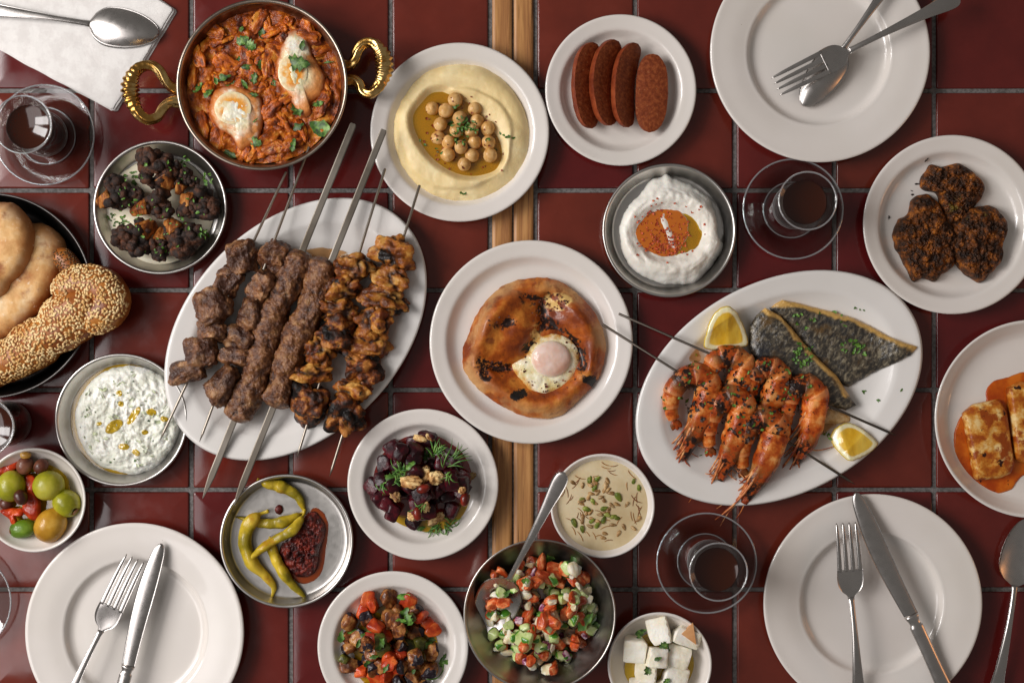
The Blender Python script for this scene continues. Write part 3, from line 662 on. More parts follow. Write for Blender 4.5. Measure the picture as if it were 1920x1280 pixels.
pita('round pita underneath, leaning on the sesame bread', [(57, 417), (85, 422), (112, 442), (121, 468), (115, 511), (95, 557), (69, 589), (33, 622), (0, 637), (-60, 640), (-110, 600), (-100, 500), (-30, 430)], .010, .021, 2)
pita('round pita lying on top of the other pita', [(0, 378), (26, 383), (49, 406), (61, 438), (59, 478), (40, 515), (23, 530), (13, 547), (-6, 562), (-60, 585), (-115, 540), (-125, 450), (-70, 390)], .026, .020, 6)
MT['crust'] = food('golden_crust', [(.1, '74380e'), (.5, '98551c'), (.9, 'b8752e')], 40, 5, .4, [('noise', 60, .6, .75, '6a3410')], [(150, .0008)], vary=.05)
MT['sesame'] = food('sesame_seed', [(.2, 'd0a05c'), (.8, 'ecd09a')], 60, 4, .5, [('noise', 45, .58, .70, 'a8713a')], None, vary=0)
bb = np.array([*W(80, 620)[:2], .002]); brd = thing('sesame_bread', 'braided golden sesame bread hanging over the edge of the tray', 'bread', bb); sg = Geo()
def lobe(pts, rad, z, seed):
    P = cr(np.array([np.append(W(a, b, z)[:2], z + dz) - bb for a, b, dz in pts]), 50); q = np.linspace(0, 1, 50)
    r = sz(1) * np.interp(q, np.linspace(0, 1, len(rad)), rad) * np.clip(np.minimum(q, 1 - q) / .16, 0, 1) ** .55
    V, F = tube(P, np.maximum(r, .0005), 32); V = V + .0010 * np.stack([fbm(V * 60, 2, .5, seed + k) for k in range(3)], 1); sg.add(V, F)
lobe([(112, 578, -.004), (128, 543, 0), (160, 530, .001), (198, 543, .001), (206, 573, .001), (180, 593, .001), (140, 590, -.002)], [24, 31, 35, 38, 38, 34, 24], .024, 1)
lobe([(196, 566, 0), (165, 574, .004), (122, 592, .001), (72, 622, -.006)], [30, 42, 40, 20], .021, 2)
lobe([(192, 596, -.004), (140, 612, .001), (85, 632, .002), (5, 648, -.006)], [22, 38, 40, 22], .020, 3)
lobe([(125, 640, -.004), (55, 660, .002), (10, 678, .001), (-60, 690, -.006)], [22, 38, 41, 26], .018, 4)
lobe([(40, 678, -.005), (0, 695, -.001), (-40, 710, .0), (-90, 720, -.004)], [20, 28, 32, 26], .013, 5)
V, F = sg.get(); crust = obj('crust', V, F, MT['crust'], brd)
def sow(V, F, n, seed, size, minz=.25, extra=None):
    me = bpy.data.meshes.new('tmp'); me.from_pydata(V.tolist(), [], F); me.update(); rs = np.random.RandomState(seed)
    ar = np.array([p.area for p in me.polygons]); nr = np.array([p.normal[:] for p in me.polygons]); ar = np.where(nr[:, 2] > minz, ar, 0)
    idx = rs.choice(len(ar), n, p=ar / ar.sum()); G = Geo(); iv, if_ = ico(1)
    iv = iv * np.array([1, .58, .32]); iv[:, 1] *= 1 - .28 * iv[:, 0]
    tree = BVHTree.FromPolygons([Vector(v) for v in V], F); placed = []
    for f in idx:
        vs_ = [Vector(V[i]) for i in F[f]]; w = rs.dirichlet(np.ones(len(vs_))); p = sum((v * float(a) for v, a in zip(vs_, w)), Vector()); nn = Vector(nr[f])
        if fbm(np.array([p[:]]) * 70, 2, .5, 5)[0] > .34: continue
        h = tree.ray_cast(p + nn * .0008, nn, .03)
        if h[0] is not None or any((p - q).length < size * 1.22 for q in placed[-420:]): continue
        placed.append(p); qn = nn.to_track_quat('Z', 'Y').to_matrix(); R = np.array(qn @ Matrix.Rotation(rs.uniform(0, 6.28), 3, 'Z')) @ rotm(rs.uniform(-.25, .25), rs.uniform(-.25, .25), 0)
        G.add(iv * size * rs.uniform(.85, 1.15) @ R.T + np.array(p + nn * size * .12), if_)
    bpy.data.meshes.remove(me); return G.get()
V2, F2 = sow(V, F, 6500, 3, sz(4.3)); s_ = obj('sesame_seeds', V2, F2, MT['sesame'], brd); s_['kind'] = 'stuff'
MT['dark_seed'] = food('dark_seed_crust', [(.3, '3a2814'), (.7, '7a5626')], 300, 4, .6, [], None, vary=0)
b2 = np.array([*W(128, 515)[:2], .003]); r2 = thing('seeded_bread', 'dark seeded bread end poking out between the pita and the sesame bread', 'bread', b2)
P = cr(np.array([W(a, b, z) - b2 for a, b, z in ((100, 470, .014), (128, 494, .018), (138, 520, .016), (120, 550, .012))]), 30); V, F = tube(P, sz(1) * np.interp(np.linspace(0, 1, 30), [0, .2, .6, 1], [10, 20, 20, 10]), 24)
obj('crust', V, F, MT['crust'], r2); V2, F2 = sow(V, F, 700, 5, sz(3)); s_ = obj('seeds', V2, F2, MT['dark_seed'], r2); s_['kind'] = 'stuff'

# ------------------------------------------------------------------ dips
def dip(name, label, outline, z0, top, m, rings=60, segs=150, cat='dip', jit=.001, seed=0, under=.96, attr=None):
    o = WP(outline, z0 + .006); c = o.mean(0)
    V, F, U = pad(o - c, lambda x, y, u: top(x + c[0], y + c[1], u), rings, segs, 0, under=under, jit=jit, seed=seed, pw=1.25)
    at = {'u': U, 'h': V[:, 2]}
    if attr is not None: at['a'] = attr(V[:, 0] + c[0], V[:, 1] + c[1], U)
    return tag(obj(name, V, F, MT[m], None, (c[0], c[1], z0), attrs=at), label, cat)
# hummus
MT['hummus'] = food('hummus', [(.3, 'e6cc92'), (.6, 'ecd49e'), (.8, 'f0dcaa')], 24, 5, .48, [], [(160, .0005), (700, .0002)], sss=.15, vary=0)
hw_oil = WP([(774, 213), (790, 190), (808, 173), (830, 171), (848, 178), (880, 196), (904, 228), (932, 255), (943, 285), (938, 308), (924, 323), (887, 331), (848, 322), (811, 297), (786, 264), (774, 235)], .015)
hc = W(866, 248, .012)
def hum(x, y, u):
    dx = x - hc[0]; dy = y - hc[1]; r = np.hypot(dx, dy) / sz(128); a = np.arctan2(dy, dx)
    d = sdf(np.stack([x, y], 1), cr(hw_oil, 80, True)); q = v3(x, y)
    z = .0075 * np.sqrt(np.clip(1 - u ** 7, 0, 1)) + .0048 * np.exp(-((r - .70 - .10 * np.sin(a + .6)) / .2) ** 2)
    sw = (r * 2.6 + a / (2 * math.pi) + .22 * fbm(q * 20, 2, .5, 4)) % 1.0
    z += (.0030 * sstep(0, .82, sw) * (1 - sstep(.82, 1, sw))) * sstep(.3, .5, r) * (1 - u ** 9)
    z += .0009 * fbm(q * np.array([70, 70, 1]), 3, .5, 8) + .0012 * fbm(q * 34, 2, .5, 2)
    f = sstep(.007, -.003, d); return z * (1 - f) + f * (.0030 + .12 * (z - .008))
hummus = dip('hummus', 'pale swirl of hummus filling the plate', [(862, 118), (905, 124), (945, 150), (975, 190), (992, 235), (994, 270), (985, 308), (962, 340), (925, 364), (885, 377), (845, 375), (805, 362), (770, 335), (748, 300), (737, 262), (738, 225), (748, 195), (765, 165), (795, 135), (830, 121)], .0058, hum, 'hummus', 80, 180, jit=.0012, seed=2)
hs = Surf(hummus); ctr = W(860, 250, .012); oz = .0058 + .0032
hoil = pool('olive_oil', 'golden olive oil pooled in the hummus', [(771, 213), (790, 188), (808, 171), (830, 169), (848, 176), (882, 194), (906, 226), (934, 253), (946, 285), (941, 310), (924, 326), (887, 334), (848, 325), (809, 299), (783, 264), (771, 235)], oz + .0016, 'oil', .0003)
MT['chickpea'] = food('chickpea', [(.1, 'c08c48'), (.8, 'dfb478')], 120, 4, .32, [], [(260, .0003)], sss=.1, coat=.6, vary=.1)
CP = []
for k in range(4):
    V, F, nz = blob((1, .93, .92), 3, 2, .06, 1.5, 40 + k); V *= (1 - .10 * np.exp(-((V[:, 1] / .22) ** 2)) * (V[:, 0] > 0))[:, None]; V[:, 0] += .22 * np.exp(-(V[:, 1] ** 2 + V[:, 2] ** 2) / .07) * (V[:, 0] > 0)
    me = mesh('chickpea', V * .0075, F); me.materials.append(MT['chickpea']); CP.append(me)
peas = []
for k, (a, b) in enumerate([(853, 187), (810, 202), (836, 206), (890, 203), (825, 232), (894, 226), (914, 240), (821, 257), (840, 265), (916, 266), (862, 222), (856, 244), (884, 245), (890, 265), (864, 276), (839, 289), (885, 290), (919, 290), (870, 307)]):
    p = W(a, b, .02); pr = random.Random(k); r = sz(14.2) * pr.uniform(.94, 1.07)
    up = .0042 if (a, b) in ((862, 222), (856, 244), (884, 245), (864, 276)) else 0
    o = obj('chickpea', 0, 0, None, None, (p[0], p[1], oz + r * .78 + up), (pr.uniform(0, 6), pr.uniform(0, 6), pr.uniform(0, 6)), me=CP[k % 4]); o.scale = (r / .0075,) * 3
    tag(o, 'cooked chickpea standing in the oil on the hummus', 'chickpea', 'chickpeas on the hummus'); peas.append(o)
ps = Surf(hummus, hoil, *peas)
flecks('chopped_parsley', 'chopped parsley heaped on the chickpeas', scat(862, 240, 22, 34, 34, 1, .7) + scat(885, 238, 18, 14, 18, 2) + [(945, 255), (952, 257), (962, 259), (938, 250), (787, 265), (797, 272), (820, 285), (852, 200), (857, 198), (930, 280), (915, 262), (820, 262), (868, 362), (818, 279), (828, 287)], ps, 'parsley', (6, 13), 3)
flecks('chilli_flakes', 'red chilli flakes sprinkled on the hummus', scat(860, 250, 75, 70, 46, 7) + [(805, 224), (905, 314), (910, 312), (884, 182), (883, 327), (944, 289), (941, 320)], ps, 'flake', (3, 6), 4, .8, 'chilli flakes')
# labneh
MT['labneh'] = food('thick_yoghurt', [(.3, 'e9e2d6'), (.7, 'f3eee4')], 20, 3, .42, [], [(120, .0006)], sss=.12, vary=0)
lc = W(1257, 436, .015)
def lab(x, y, u):
    q = v3(x, y); dx = (x - lc[0]) / sz(1); dy = (y - lc[1]) / sz(1); e = np.hypot(dx / 72, dy / 55); a = np.arctan2(dy, dx); r = np.hypot(dx, dy) / 97
    z = .0125 * np.clip(1 - u ** 5, 0, 1) ** .5 + .0045 * np.exp(-((e - 1.22) / .22) ** 2)
    z -= .0055 * sstep(1.08, .72, e); z += .0022 * np.exp(-(((dx * .85 + dy * .35 + 2) / 9) ** 2)) * sstep(1.0, .4, e)
    z += .0026 * fbm(v3(r * 4.5, a * .9, 0), 3, .5, 3) * sstep(.45, .8, e) * (1 - u ** 6) + .0016 * billow(q * 75, 2, .5, 4) * sstep(.9, 1.2, e) * (1 - u ** 8) + .0005 * fbm(q * 150, 2)
    return z
labneh = dip('labneh', 'thick white yoghurt swirled with a hollow in the middle', [(1250, 325), (1264, 333), (1285, 340), (1328, 366), (1345, 407), (1347, 440), (1357, 464), (1340, 492), (1306, 529), (1250, 532), (1212, 520), (1182, 498), (1166, 467), (1161, 428), (1173, 394), (1199, 364), (1222, 336), (1240, 332)], .0014, lab, 'labneh', 80, 180, jit=.0018, seed=5)
ls = Surf(labneh); lz = min(ls.z(*W(a, b, .012)[:2]) for a, b in ((1225, 437), (1290, 437), (1240, 460)))
lo1 = pool('paprika_oil', 'orange paprika oil in the hollow of the yoghurt', [(1190, 425), (1202, 405), (1225, 393), (1252, 388), (1275, 396), (1288, 412), (1290, 435), (1282, 458), (1270, 474), (1255, 482), (1228, 476), (1205, 462), (1192, 445)], lz + .0014, 'chili_oil', .0003, jit=.002)
lo2 = pool('olive_oil', 'yellow olive oil at the edge of the paprika oil on the yoghurt', [(1262, 398), (1284, 400), (1304, 412), (1317, 432), (1312, 455), (1295, 470), (1272, 480), (1262, 470), (1272, 440)], lz + .0011, 'oil', .0003, jit=.002)
flecks('paprika_flakes', 'dark red paprika flakes on the yoghurt', scat(1240, 436, 52, 44, 120, 1, .6) + scat(1255, 458, 38, 22, 90, 2, .6) + scat(1255, 430, 80, 75, 40, 3), Surf(labneh, lo1, lo2), 'flake', (2.5, 5.5), 9, .8, 'chilli flakes')
# tzatziki
MT['tzatziki'] = food('yoghurt_cucumber_dip', [(.3, 'dcdccd'), (.55, 'e9e8dd'), (.8, 'f0efe6')], 70, 5, .38, [('noise', 130, .64, .74, 'd0d4b4'), ('noise', 210, .74, .80, '9aa880')], [(260, .0012)], sss=.1, vary=0)
def tza(x, y, u):
    q = v3(x, y); return .0085 * np.clip(1 - u ** 6, 0, 1) ** .5 + (.0042 * (billow(q * 58, 3, .55, 2) - .3) + .0016 * fbm(q * 200, 2, .5, 3)) * (1 - u ** 10)
tz = dip('tzatziki', 'lumpy white yoghurt dip with grated cucumber', circle(239, 787, 102, 26, .05, 3), .0014, tza, 'tzatziki', 80, 180, jit=.0012, seed=8)
tzo = pool('olive_oil', 'ring of green olive oil round the cucumber dip', circle(238, 788, 108, 30, .03, 1), .0016, 'oil', .0006, segs=120); ts = Surf(tz)
for k, (a, b, w, h, r) in enumerate(((214, 799, 19, 10, -35), (251, 779, 20, 7, -55), (284, 772, 9, 7, 0), (232, 837, 11, 6, 0), (255, 848, 8, 6, 30), (308, 785, 8, 5, 20), (272, 810, 6, 5, 0), (226, 757, 6, 5, 0), (186, 794, 6, 4, 0), (224, 737, 6, 5, 40))):
    p = ts.at(a, b); ol = [(a + (w * math.cos(t) * math.cos(math.radians(r)) - h * math.sin(t) * math.sin(math.radians(r))), b + (w * math.cos(t) * math.sin(math.radians(r)) + h * math.sin(t) * math.cos(math.radians(r)))) for t in np.linspace(0, 6.28, 12)[:-1]]
    o = WP(ol, p[2]) ; c = o.mean(0); V, F, U = pad(o - c, lambda x, y, u: 0 * x, 8, 40, 0, jit=.0008, seed=k)
    V[:, 2] = [ts.z(v[0] + c[0], v[1] + c[1], p[2]) + .0009 - .0006 * uu ** 3 for v, uu in zip(V, U)]
    tag(obj('olive_oil_drop', V, F, MT['oil_deep'], None, (c[0], c[1], 0)), 'drop of golden olive oil on the cucumber dip', 'oil', 'oil drops on the cucumber dip')
MT['cuke'] = food('grated_cucumber', [(.3, 'c4cca4'), (.7, 'e0e4d0')], 100, 3, .4, vary=.2)
flecks('cucumber_shreds', 'pale grated cucumber shreds in the yoghurt dip', scat(239, 787, 95, 92, 45, 4), ts, 'cuke', (8, 17), 6, .3, 'cucumber')
flecks('mint_flecks', 'tiny green herb flecks in the yoghurt dip', scat(239, 787, 92, 90, 26, 14), ts, 'mint', (3, 6), 16, .5)
# ------------------------------------------------------------------ piles of cut pieces
class Pile:
    """height map of a dish, so that each piece rests on those laid before it"""
    def __init__(s, surf, px, py, r, cell=.0016):
        s.c = cell; c = W(px, py, .015)[:2]; R = sz(r); s.n = int(2 * R / cell) + 2; s.o = c - R
        s.h = np.array([[surf.z(s.o[0] + i * cell, s.o[1] + j * cell, 0) for j in range(s.n)] for i in range(s.n)])
    def put(s, x, y, r, hgt, sink=.35):
        i = int((x - s.o[0]) / s.c); j = int((y - s.o[1]) / s.c); k = max(1, int(r / s.c)); a = slice(max(0, i - k), i + k + 1), slice(max(0, j - k), j + k + 1)
        q = s.h[a]
        if q.size == 0: return 0.01
        z = float(q.max() * (1 - sink) + np.median(q) * sink); q[:] = np.maximum(q, z + hgt); return z
PR = .008
def var_meshes(name, m, n, seed, k, amp, freq, planes, sub=3, sharp=38, kind='fbm', depth=(.62, .9), shape=None):
    out = []
    for i in range(n):
        V, F, nz = blob((1, 1, 1), sub, k, amp, freq, seed + i, kind, planes, 3, depth)
        if shape: V = shape(V, np.random.RandomState(seed + i))
        me = mesh(name, V * PR, F, True, {'v': nz}, sharp); me.materials.append(MT[m]); out.append(me)
    return out
def place(me, name, p, dims, rot, label, cat, group):
    o = obj(name, 0, 0, None, None, p, rot, me=me); o.scale = tuple(d_ / PR for d_ in dims); return tag(o, label, cat, group)

# ------------------------------------------------------------------ chopped salad in the steel bowl
MT['tomato'] = food('cut_tomato', [(.1, 'a83812'), (.5, 'c85a2a'), (.9, 'e0905c')], 110, 4, .25, [('noise', 150, .64, .74, 'e0a068')], [(160, .0004)], sss=.2, coat=.5, coatr=.08, vary=.2)
def m_cuke():
    M = Mat('cucumber'); a = M.attr('v'); c = M.ramp(M.noise(120, 4), [(.35, 'b9cc7a'), (.65, 'd6e0a4')]); c = M.mix(M.mapr(a, .3, .45), c, '3f7a1e'); c = M.mix(M.mapr(a, .12, .3), c, M.mix(M.mapr(a, .3, .42), '9cbf55', '3f7a1e'))
    M.set(color=c, rough=.25, coat=.4, coatr=.1, sss=.15, sssr=(.6, 1, .3), ssss=.003, normal=M.bump(M.noise(300, 3), .0005)); return M.m
MT['cucumber'] = m_cuke()
MT['onion'] = food('white_onion', [(.2, 'd8c8a0'), (.6, 'e9dfc4'), (.9, 'f1ecdc')], 90, 4, .3, [], [(220, .0005)], sss=.25, coat=.3, vary=.08)
MT['red_onion'] = food('red_onion', [(.2, '6a2040'), (.5, 'a0607c'), (.8, 'e0c4cc')], 90, 4, .3, [], [(220, .0005)], sss=.2, coat=.3, vary=.1)
def cuk(V, rs):
    V = V.copy(); return V
TM = var_meshes('tomato_piece', 'tomato', 8, 100, 3.0, .16, 1.0, 4, 4, 50, depth=(.5, .9))
OM = var_meshes('onion_piece', 'onion', 8, 200, 3.0, .22, 1.3, 6, 3, 40, depth=(.35, .85))
RM = var_meshes('red_onion_piece', 'red_onion', 3, 230, 4.0, .12, 1.4, 4)
CM = []
for i in range(6):
    V, F, nz = blob((1, 1, 1), 3, 5, .10, 1.5, 300 + i, 'fbm', 3, 3, (.6, .95)); rs = np.random.RandomState(i); V[:, 0] = np.where(V[:, 0] > 0, V[:, 0] * (1 - .15 * V[:, 1] ** 2), V[:, 0])
    me = mesh('cucumber_piece', V * PR, F, True, {'v': np.clip((V[:, 0] - .55) * 1.2, 0, 1)}, 40); me.materials.append(MT['cucumber']); CM.append(me)
bs = Surf(D['salad']); pl = Pile(bs, 1010, 1150, 130); rs = random.Random(12); GS = 'chopped salad pieces in the steel bowl'
spots = []
for lay, (n, rx, ry) in enumerate(((70, 98, 98), (95, 110, 112), (95, 98, 102), (60, 70, 76))):
    for k in range(n):
        a = rs.uniform(0, 6.283); r = rs.random() ** .5; spots.append((1013 + rx * r * math.cos(a), 1148 + ry * r * math.sin(a) - lay * 2, lay))
for k, (px, py, lay) in enumerate(spots):
    q = rs.random(); p = W(px, py, .025)
    if q < .31: me, nm, lb, d = rs.choice(TM), 'tomato_piece', 'chunk of orange red tomato in the chopped salad', (rs.uniform(10, 20), rs.uniform(8, 13), rs.uniform(6, 10))
    elif q < .64: me, nm, lb, d = rs.choice(CM), 'cucumber_piece', 'piece of green cucumber in the chopped salad', (rs.uniform(8, 12), rs.uniform(8, 13), rs.uniform(6, 9))
    elif q < .92: me, nm, lb, d = rs.choice(OM), 'onion_piece', 'piece of white onion in the chopped salad', (rs.uniform(8, 18), rs.uniform(7, 11), rs.uniform(5, 8))
    else: me, nm, lb, d = rs.choice(RM), 'red_onion_piece', 'piece of purple onion in the chopped salad', (rs.uniform(7, 12), rs.uniform(6, 8), rs.uniform(4, 6))
    d = [sz(v) for v in d]; z = pl.put(p[0], p[1], (d[0] + d[1]) * .36, d[2] * 1.25, .5); 
    if z > .055: continue
    p = W(px, py, z); place(me, nm, (p[0], p[1], z + d[2] * .9), d, (rs.uniform(-.8, .8), rs.choice((-1.57, 0, 0, -.8)) + rs.uniform(-.4, .4), rs.uniform(0, 6.28)), lb, nm.replace('_piece', '').replace('_', ' '), GS)
salad_objs = [o for o in scene.objects if o.get('group') == GS]
ss = Surf(D['salad'], *salad_objs)
for k, (a, b, s_, an) in enumerate(((950, 1112, 20, 40), (924, 1150, 26, 10), (1030, 1045, 26, 60), (1098, 1165, 44, 50), (1120, 1172, 22, 120), (1012, 1150, 14, 30), (985, 1088, 16, 0), (980, 1222, 16, 70), (1018, 1215, 12, 10), (1075, 1050, 24, 100), (945, 1085, 16, 0), (1000, 1178, 12, 90), (1060, 1215, 18, 140))):
    leaf(a, b, s_, an, ss, 'parsley', k, 'parsley_leaf', 'green parsley leaf mixed into the chopped salad', 'parsley leaves in the salad')
spoon('steel serving spoon standing in the chopped salad bowl', (903, 1186, .015), (1058, 884, .090), 130, 84, 1, .0075, .007)

# ------------------------------------------------------------------ beetroot and walnuts
MT['beet'] = food('cooked_beetroot', [(.1, '1c0308'), (.5, '340711'), (.9, '56101a')], 90, 5, .16, [('noise', 230, .70, .76, '7a3038')], [(260, .0006)], coat=.4, coatr=.08, vary=.3)
MT['walnut'] = food('walnut', [(.1, '7e4c22'), (.5, 'c29660'), (.85, 'e6c88e')], 90, 6, .42, [('noise', 160, .58, .68, '5a2c12')], [(260, .0012)], coat=.25, vary=.3)
MT['beet_juice'] = glassy('beetroot_juice', 'c04030', .05, 'ffffff', .8, '8a1c10', .03)
MT['raisin'] = food('glossy_bean', [(.2, '4a120a'), (.8, '7a2212')], 60, 3, .15, vary=.2, coat=.7)
bj = pool('beetroot_juice', 'red juice spreading under the beetroot', [(790, 812), (818, 815), (850, 834), (868, 848), (882, 875), (885, 900), (870, 935), (850, 975), (800, 975), (740, 968), (712, 952), (700, 925), (695, 900), (705, 870), (722, 842), (755, 820)], .0057, 'beet_juice', .0006, 'juice', 3, 120)
bo = pool('olive_oil', 'greenish oil seeping from under the beetroot', [(730, 960), (760, 955), (810, 965), (850, 950), (880, 925), (878, 950), (860, 980), (815, 998), (770, 990), (738, 975)], .0056, 'oil', .0005, seed=2)
BM = var_meshes('beetroot_cube', 'beet', 6, 400, 6.0, .08, 1.4, 3, 3, 35, depth=(.75, 1.0)); WM = var_meshes('walnut_piece', 'walnut', 5, 430, 2.4, .5, 1.5, 2, 4, None, 'billow')
pl = Pile(Surf(D['beet'], bj), 793, 908, 115); rs = random.Random(5); GB = 'beetroot cubes on the small plate'; bobs = []
bp = [(737, 842), (722, 870), (752, 862), (778, 832), (800, 822), (700, 912), (712, 935), (728, 945), (716, 900), (850, 875), (862, 895), (846, 892), (813, 928), (845, 955), (760, 925), (775, 975), (790, 940), (868, 920), (832, 850), (770, 850), (745, 905), (812, 880), (838, 925), (800, 958), (735, 960)]
for lay in (0, 1):
    for k, (a, b) in enumerate(bp if lay == 0 else scat(793, 895, 72, 62, 20, 3, .6)):
        d = [sz(rs.uniform(14, 18)), sz(rs.uniform(13, 16)), sz(rs.uniform(10, 13))]; p = W(a, b, .018); z = pl.put(p[0], p[1], d[0] * .75, d[2] * 1.6, .45); p = W(a, b, z + d[2])
        bobs.append(place(rs.choice(BM), 'beetroot_cube', (p[0], p[1], z + d[2] * .9), d, (rs.uniform(-.4, .4), rs.uniform(-.4, .4), rs.uniform(0, 6.28)), 'dark purple cube of beetroot in the walnut salad', 'beetroot', GB))
for k, (a, b, l, w, an) in enumerate(((771, 904, 19, 12, 5), (740, 925, 16, 9, 60), (795, 893, 15, 11, 80), (818, 896, 13, 14, 70), (788, 822, 13, 6, 10), (806, 820, 9, 5, 40), (797, 880, 9, 8, 0), (797, 950, 10, 8, 60), (818, 972, 18, 8, -30), (772, 968, 8, 8, 0), (884, 893, 10, 6, -30), (866, 918, 7, 7, 20))):
    d = (sz(l), sz(w), sz(min(l, w) * .75)); p = W(a, b, .03); z = pl.put(p[0], p[1], d[1], d[2] * 1.5, .3); p = W(a, b, z + d[2])
    bobs.append(place(WM[k % 5], 'walnut_piece', (p[0], p[1], z + d[2] * .8), d, (rs.uniform(-.3, .3), rs.uniform(-.3, .3), math.radians(-an)), 'piece of pale brown walnut scattered on the beetroot', 'walnut', 'walnut pieces on the beetroot'))
RB = var_meshes('red_bean', 'raisin', 1, 470, 2.0, .06, 1.2, 0)
for a, b, an in ((783, 962, 100), (794, 915, 20), (872, 935, 80)):
    d = (sz(13), sz(8.5), sz(8)); p = W(a, b, .03); z = pl.put(p[0], p[1], d[1], d[2], .3); bobs.append(place(RB[0], 'red_bean', (*W(a, b, z)[:2], z + d[2]), d, (0, 0, math.radians(an)), 'glossy dark red bean among the beetroot cubes', 'bean', 'red beans in the beetroot salad'))
ds = Surf(D['beet'], *bobs)
def frond(px, py, L, ang, seed, surf, label, group, n=16):
    """dill or shaved herb: a tuft of fine curved needles"""
    r = np.random.RandomState(seed); G = Geo(); p = surf.at(px, py)
    for k in range(n):
        a = math.radians(ang) + r.normal(0, .75); l = sz(L) * r.uniform(.5, 1.1); t = np.linspace(0, 1, 6); bend = r.normal(0, .5)
        x = l * t * np.cos(a + bend * t); y = l * t * np.sin(a + bend * t); z = .001 + sz(L) * .45 * np.sin(t * math.pi * r.uniform(.5, 1)) * r.uniform(.1, .6)
        P = np.stack([x, y, z], 1) + np.append(r.normal(0, sz(L) * .14, 2), 0); G.add(*tube(P, sz(1) * np.array([.7, 1.1, 1.2, 1.0, .7, .2]) * r.uniform(.6, 1.5), 5, True, None, .5))
    V, F = G.get(); return tag(obj('herb_frond', V, F, MT['dill'], None, p), label, 'herb', group)
for k, (a, b, l, an, n) in enumerate(((815, 850, 26, 20, 26), (838, 868, 40, 50, 16), (760, 885, 30, 160, 16), (745, 903, 22, 10, 14), (755, 880, 26, 60, 12), (790, 945, 28, 190, 8), (820, 985, 26, 200, 12), (835, 985, 28, 260, 12), (850, 978, 26, 20, 6), (716, 905, 24, 290, 7), (842, 890, 22, 240, 8), (800, 860, 22, 120, 14))):
    frond(a, b, l, an, k, ds, 'tuft of fine green herb on the beetroot salad', 'herb tufts on the beetroot', n)
for k, (a, b, s_, an) in enumerate(((757, 880, 24, 150), (770, 872, 22, 40), (735, 895, 26, 5), (748, 900, 18, 30), (790, 990, 18, 20))): leaf(a, b, s_, an, ds, 'parsley', k, 'parsley_leaf', 'green parsley leaf on the beetroot salad', 'parsley leaves on the beetroot')

# ------------------------------------------------------------------ aubergine and peppers
def m_aub():
    M = Mat('fried_aubergine'); a = M.attr('v'); c = M.ramp(M.mapr(M.noise(110, 6, .6), .3, .7), [(.1, '4a220c'), (.5, '80451c'), (.9, 'b07a40')]); c = M.mix(M.mapr(a, .5, .62), c, '1c0f18')
    M.set(color=c, rough=.5, spec=.3, coat=.25, coatr=.1, normal=M.bump(M.noise(200, 5), .0012)); return M.m
MT['aub'] = m_aub()
MT['red_pepper'] = food('red_pepper', [(.2, '9c2a0c'), (.6, 'c2461a'), (.9, 'd8692c')], 60, 4, .22, [('noise', 60, .64, .72, '7a3010')], [(140, .0006)], coat=.5, coatr=.08, vary=.2)
MT['green_pepper'] = food('green_pepper', [(.2, '3a3a14'), (.6, '5c5a20'), (.9, '7c7a34')], 60, 4, .25, [], [(140, .0006)], coat=.5, coatr=.1, vary=.2)
AM = []
for i in range(6):
    V, F, nz = blob((1, 1, 1), 4, 3.4, .22, 1.3, 500 + i, 'fbm', 3); me = mesh('aubergine_piece', V * PR, F, True, {'v': np.clip((V[:, 0] + .25 * nz - .55) * 2 + .5, 0, 1)}, 50); me.materials.append(MT['aub']); AM.append(me)
PM = var_meshes('red_pepper_piece', 'red_pepper', 5, 540, 5, .15, 1.1, 3, 3, 40, depth=(.7, 1)); GM = var_meshes('green_pepper_piece', 'green_pepper', 3, 560, 5, .15, 1.1, 3, 3, 40)
vo = pool('olive_oil', 'thin yellow oil under the fried vegetables', circle(737, 1215, 82, 24, .12, 7), .0057, 'oil', .0005, seed=3)
pl = Pile(Surf(D['veg'], vo), 737, 1212, 115); rs = random.Random(8); GV = 'fried vegetable pieces on the small plate'; vobs = []
vp = [(690, 1122, 'r', 16, 12), (700, 1133, 'r', 16, 14), (680, 1146, 'r', 15, 10), (728, 1125, 'a', 20, 16), (765, 1130, 'r', 17, 14), (742, 1150, 'a', 16, 16), (780, 1145, 'a', 13, 12), (788, 1155, 'r', 17, 11), (655, 1165, 'a', 17, 13), (690, 1160, 'a', 20, 14), (714, 1178, 'a', 18, 19), (732, 1165, 'a', 20, 22), (805, 1172, 'r', 17, 12), (812, 1182, 'r', 12, 15), (778, 1182, 'a', 18, 15), (752, 1180, 'g', 13, 14), (655, 1195, 'a', 13, 14), (688, 1208, 'a', 17, 19), (672, 1195, 'a', 16, 14), (770, 1216, 'g', 18, 18), (730, 1210, 'a', 13, 18), (750, 1225, 'r', 17, 14), (728, 1232, 'r', 14, 11), (654, 1213, 'a', 15, 12), (658, 1246, 'a', 20, 14), (645, 1235, 'g', 12, 9), (742, 1252, 'r', 18, 15), (778, 1235, 'a', 17, 16), (695, 1235, 'a', 17, 13), (804, 1255, 'a', 17, 16), (812, 1222, 'a', 16, 15), (676, 1258, 'r', 11, 12), (705, 1270, 'r', 17, 14), (725, 1268, 'r', 14, 13), (750, 1275, 'a', 20, 15), (775, 1270, 'a', 15, 16), (790, 1205, 'g', 14, 12), (690, 1185, 'g', 12, 10), (700, 1255, 'a', 15, 14), (765, 1160, 'g', 12, 10), (720, 1290, 'a', 18, 14), (760, 1300, 'r', 16, 14), (690, 1295, 'a', 16, 14), (795, 1290, 'a', 16, 14)]
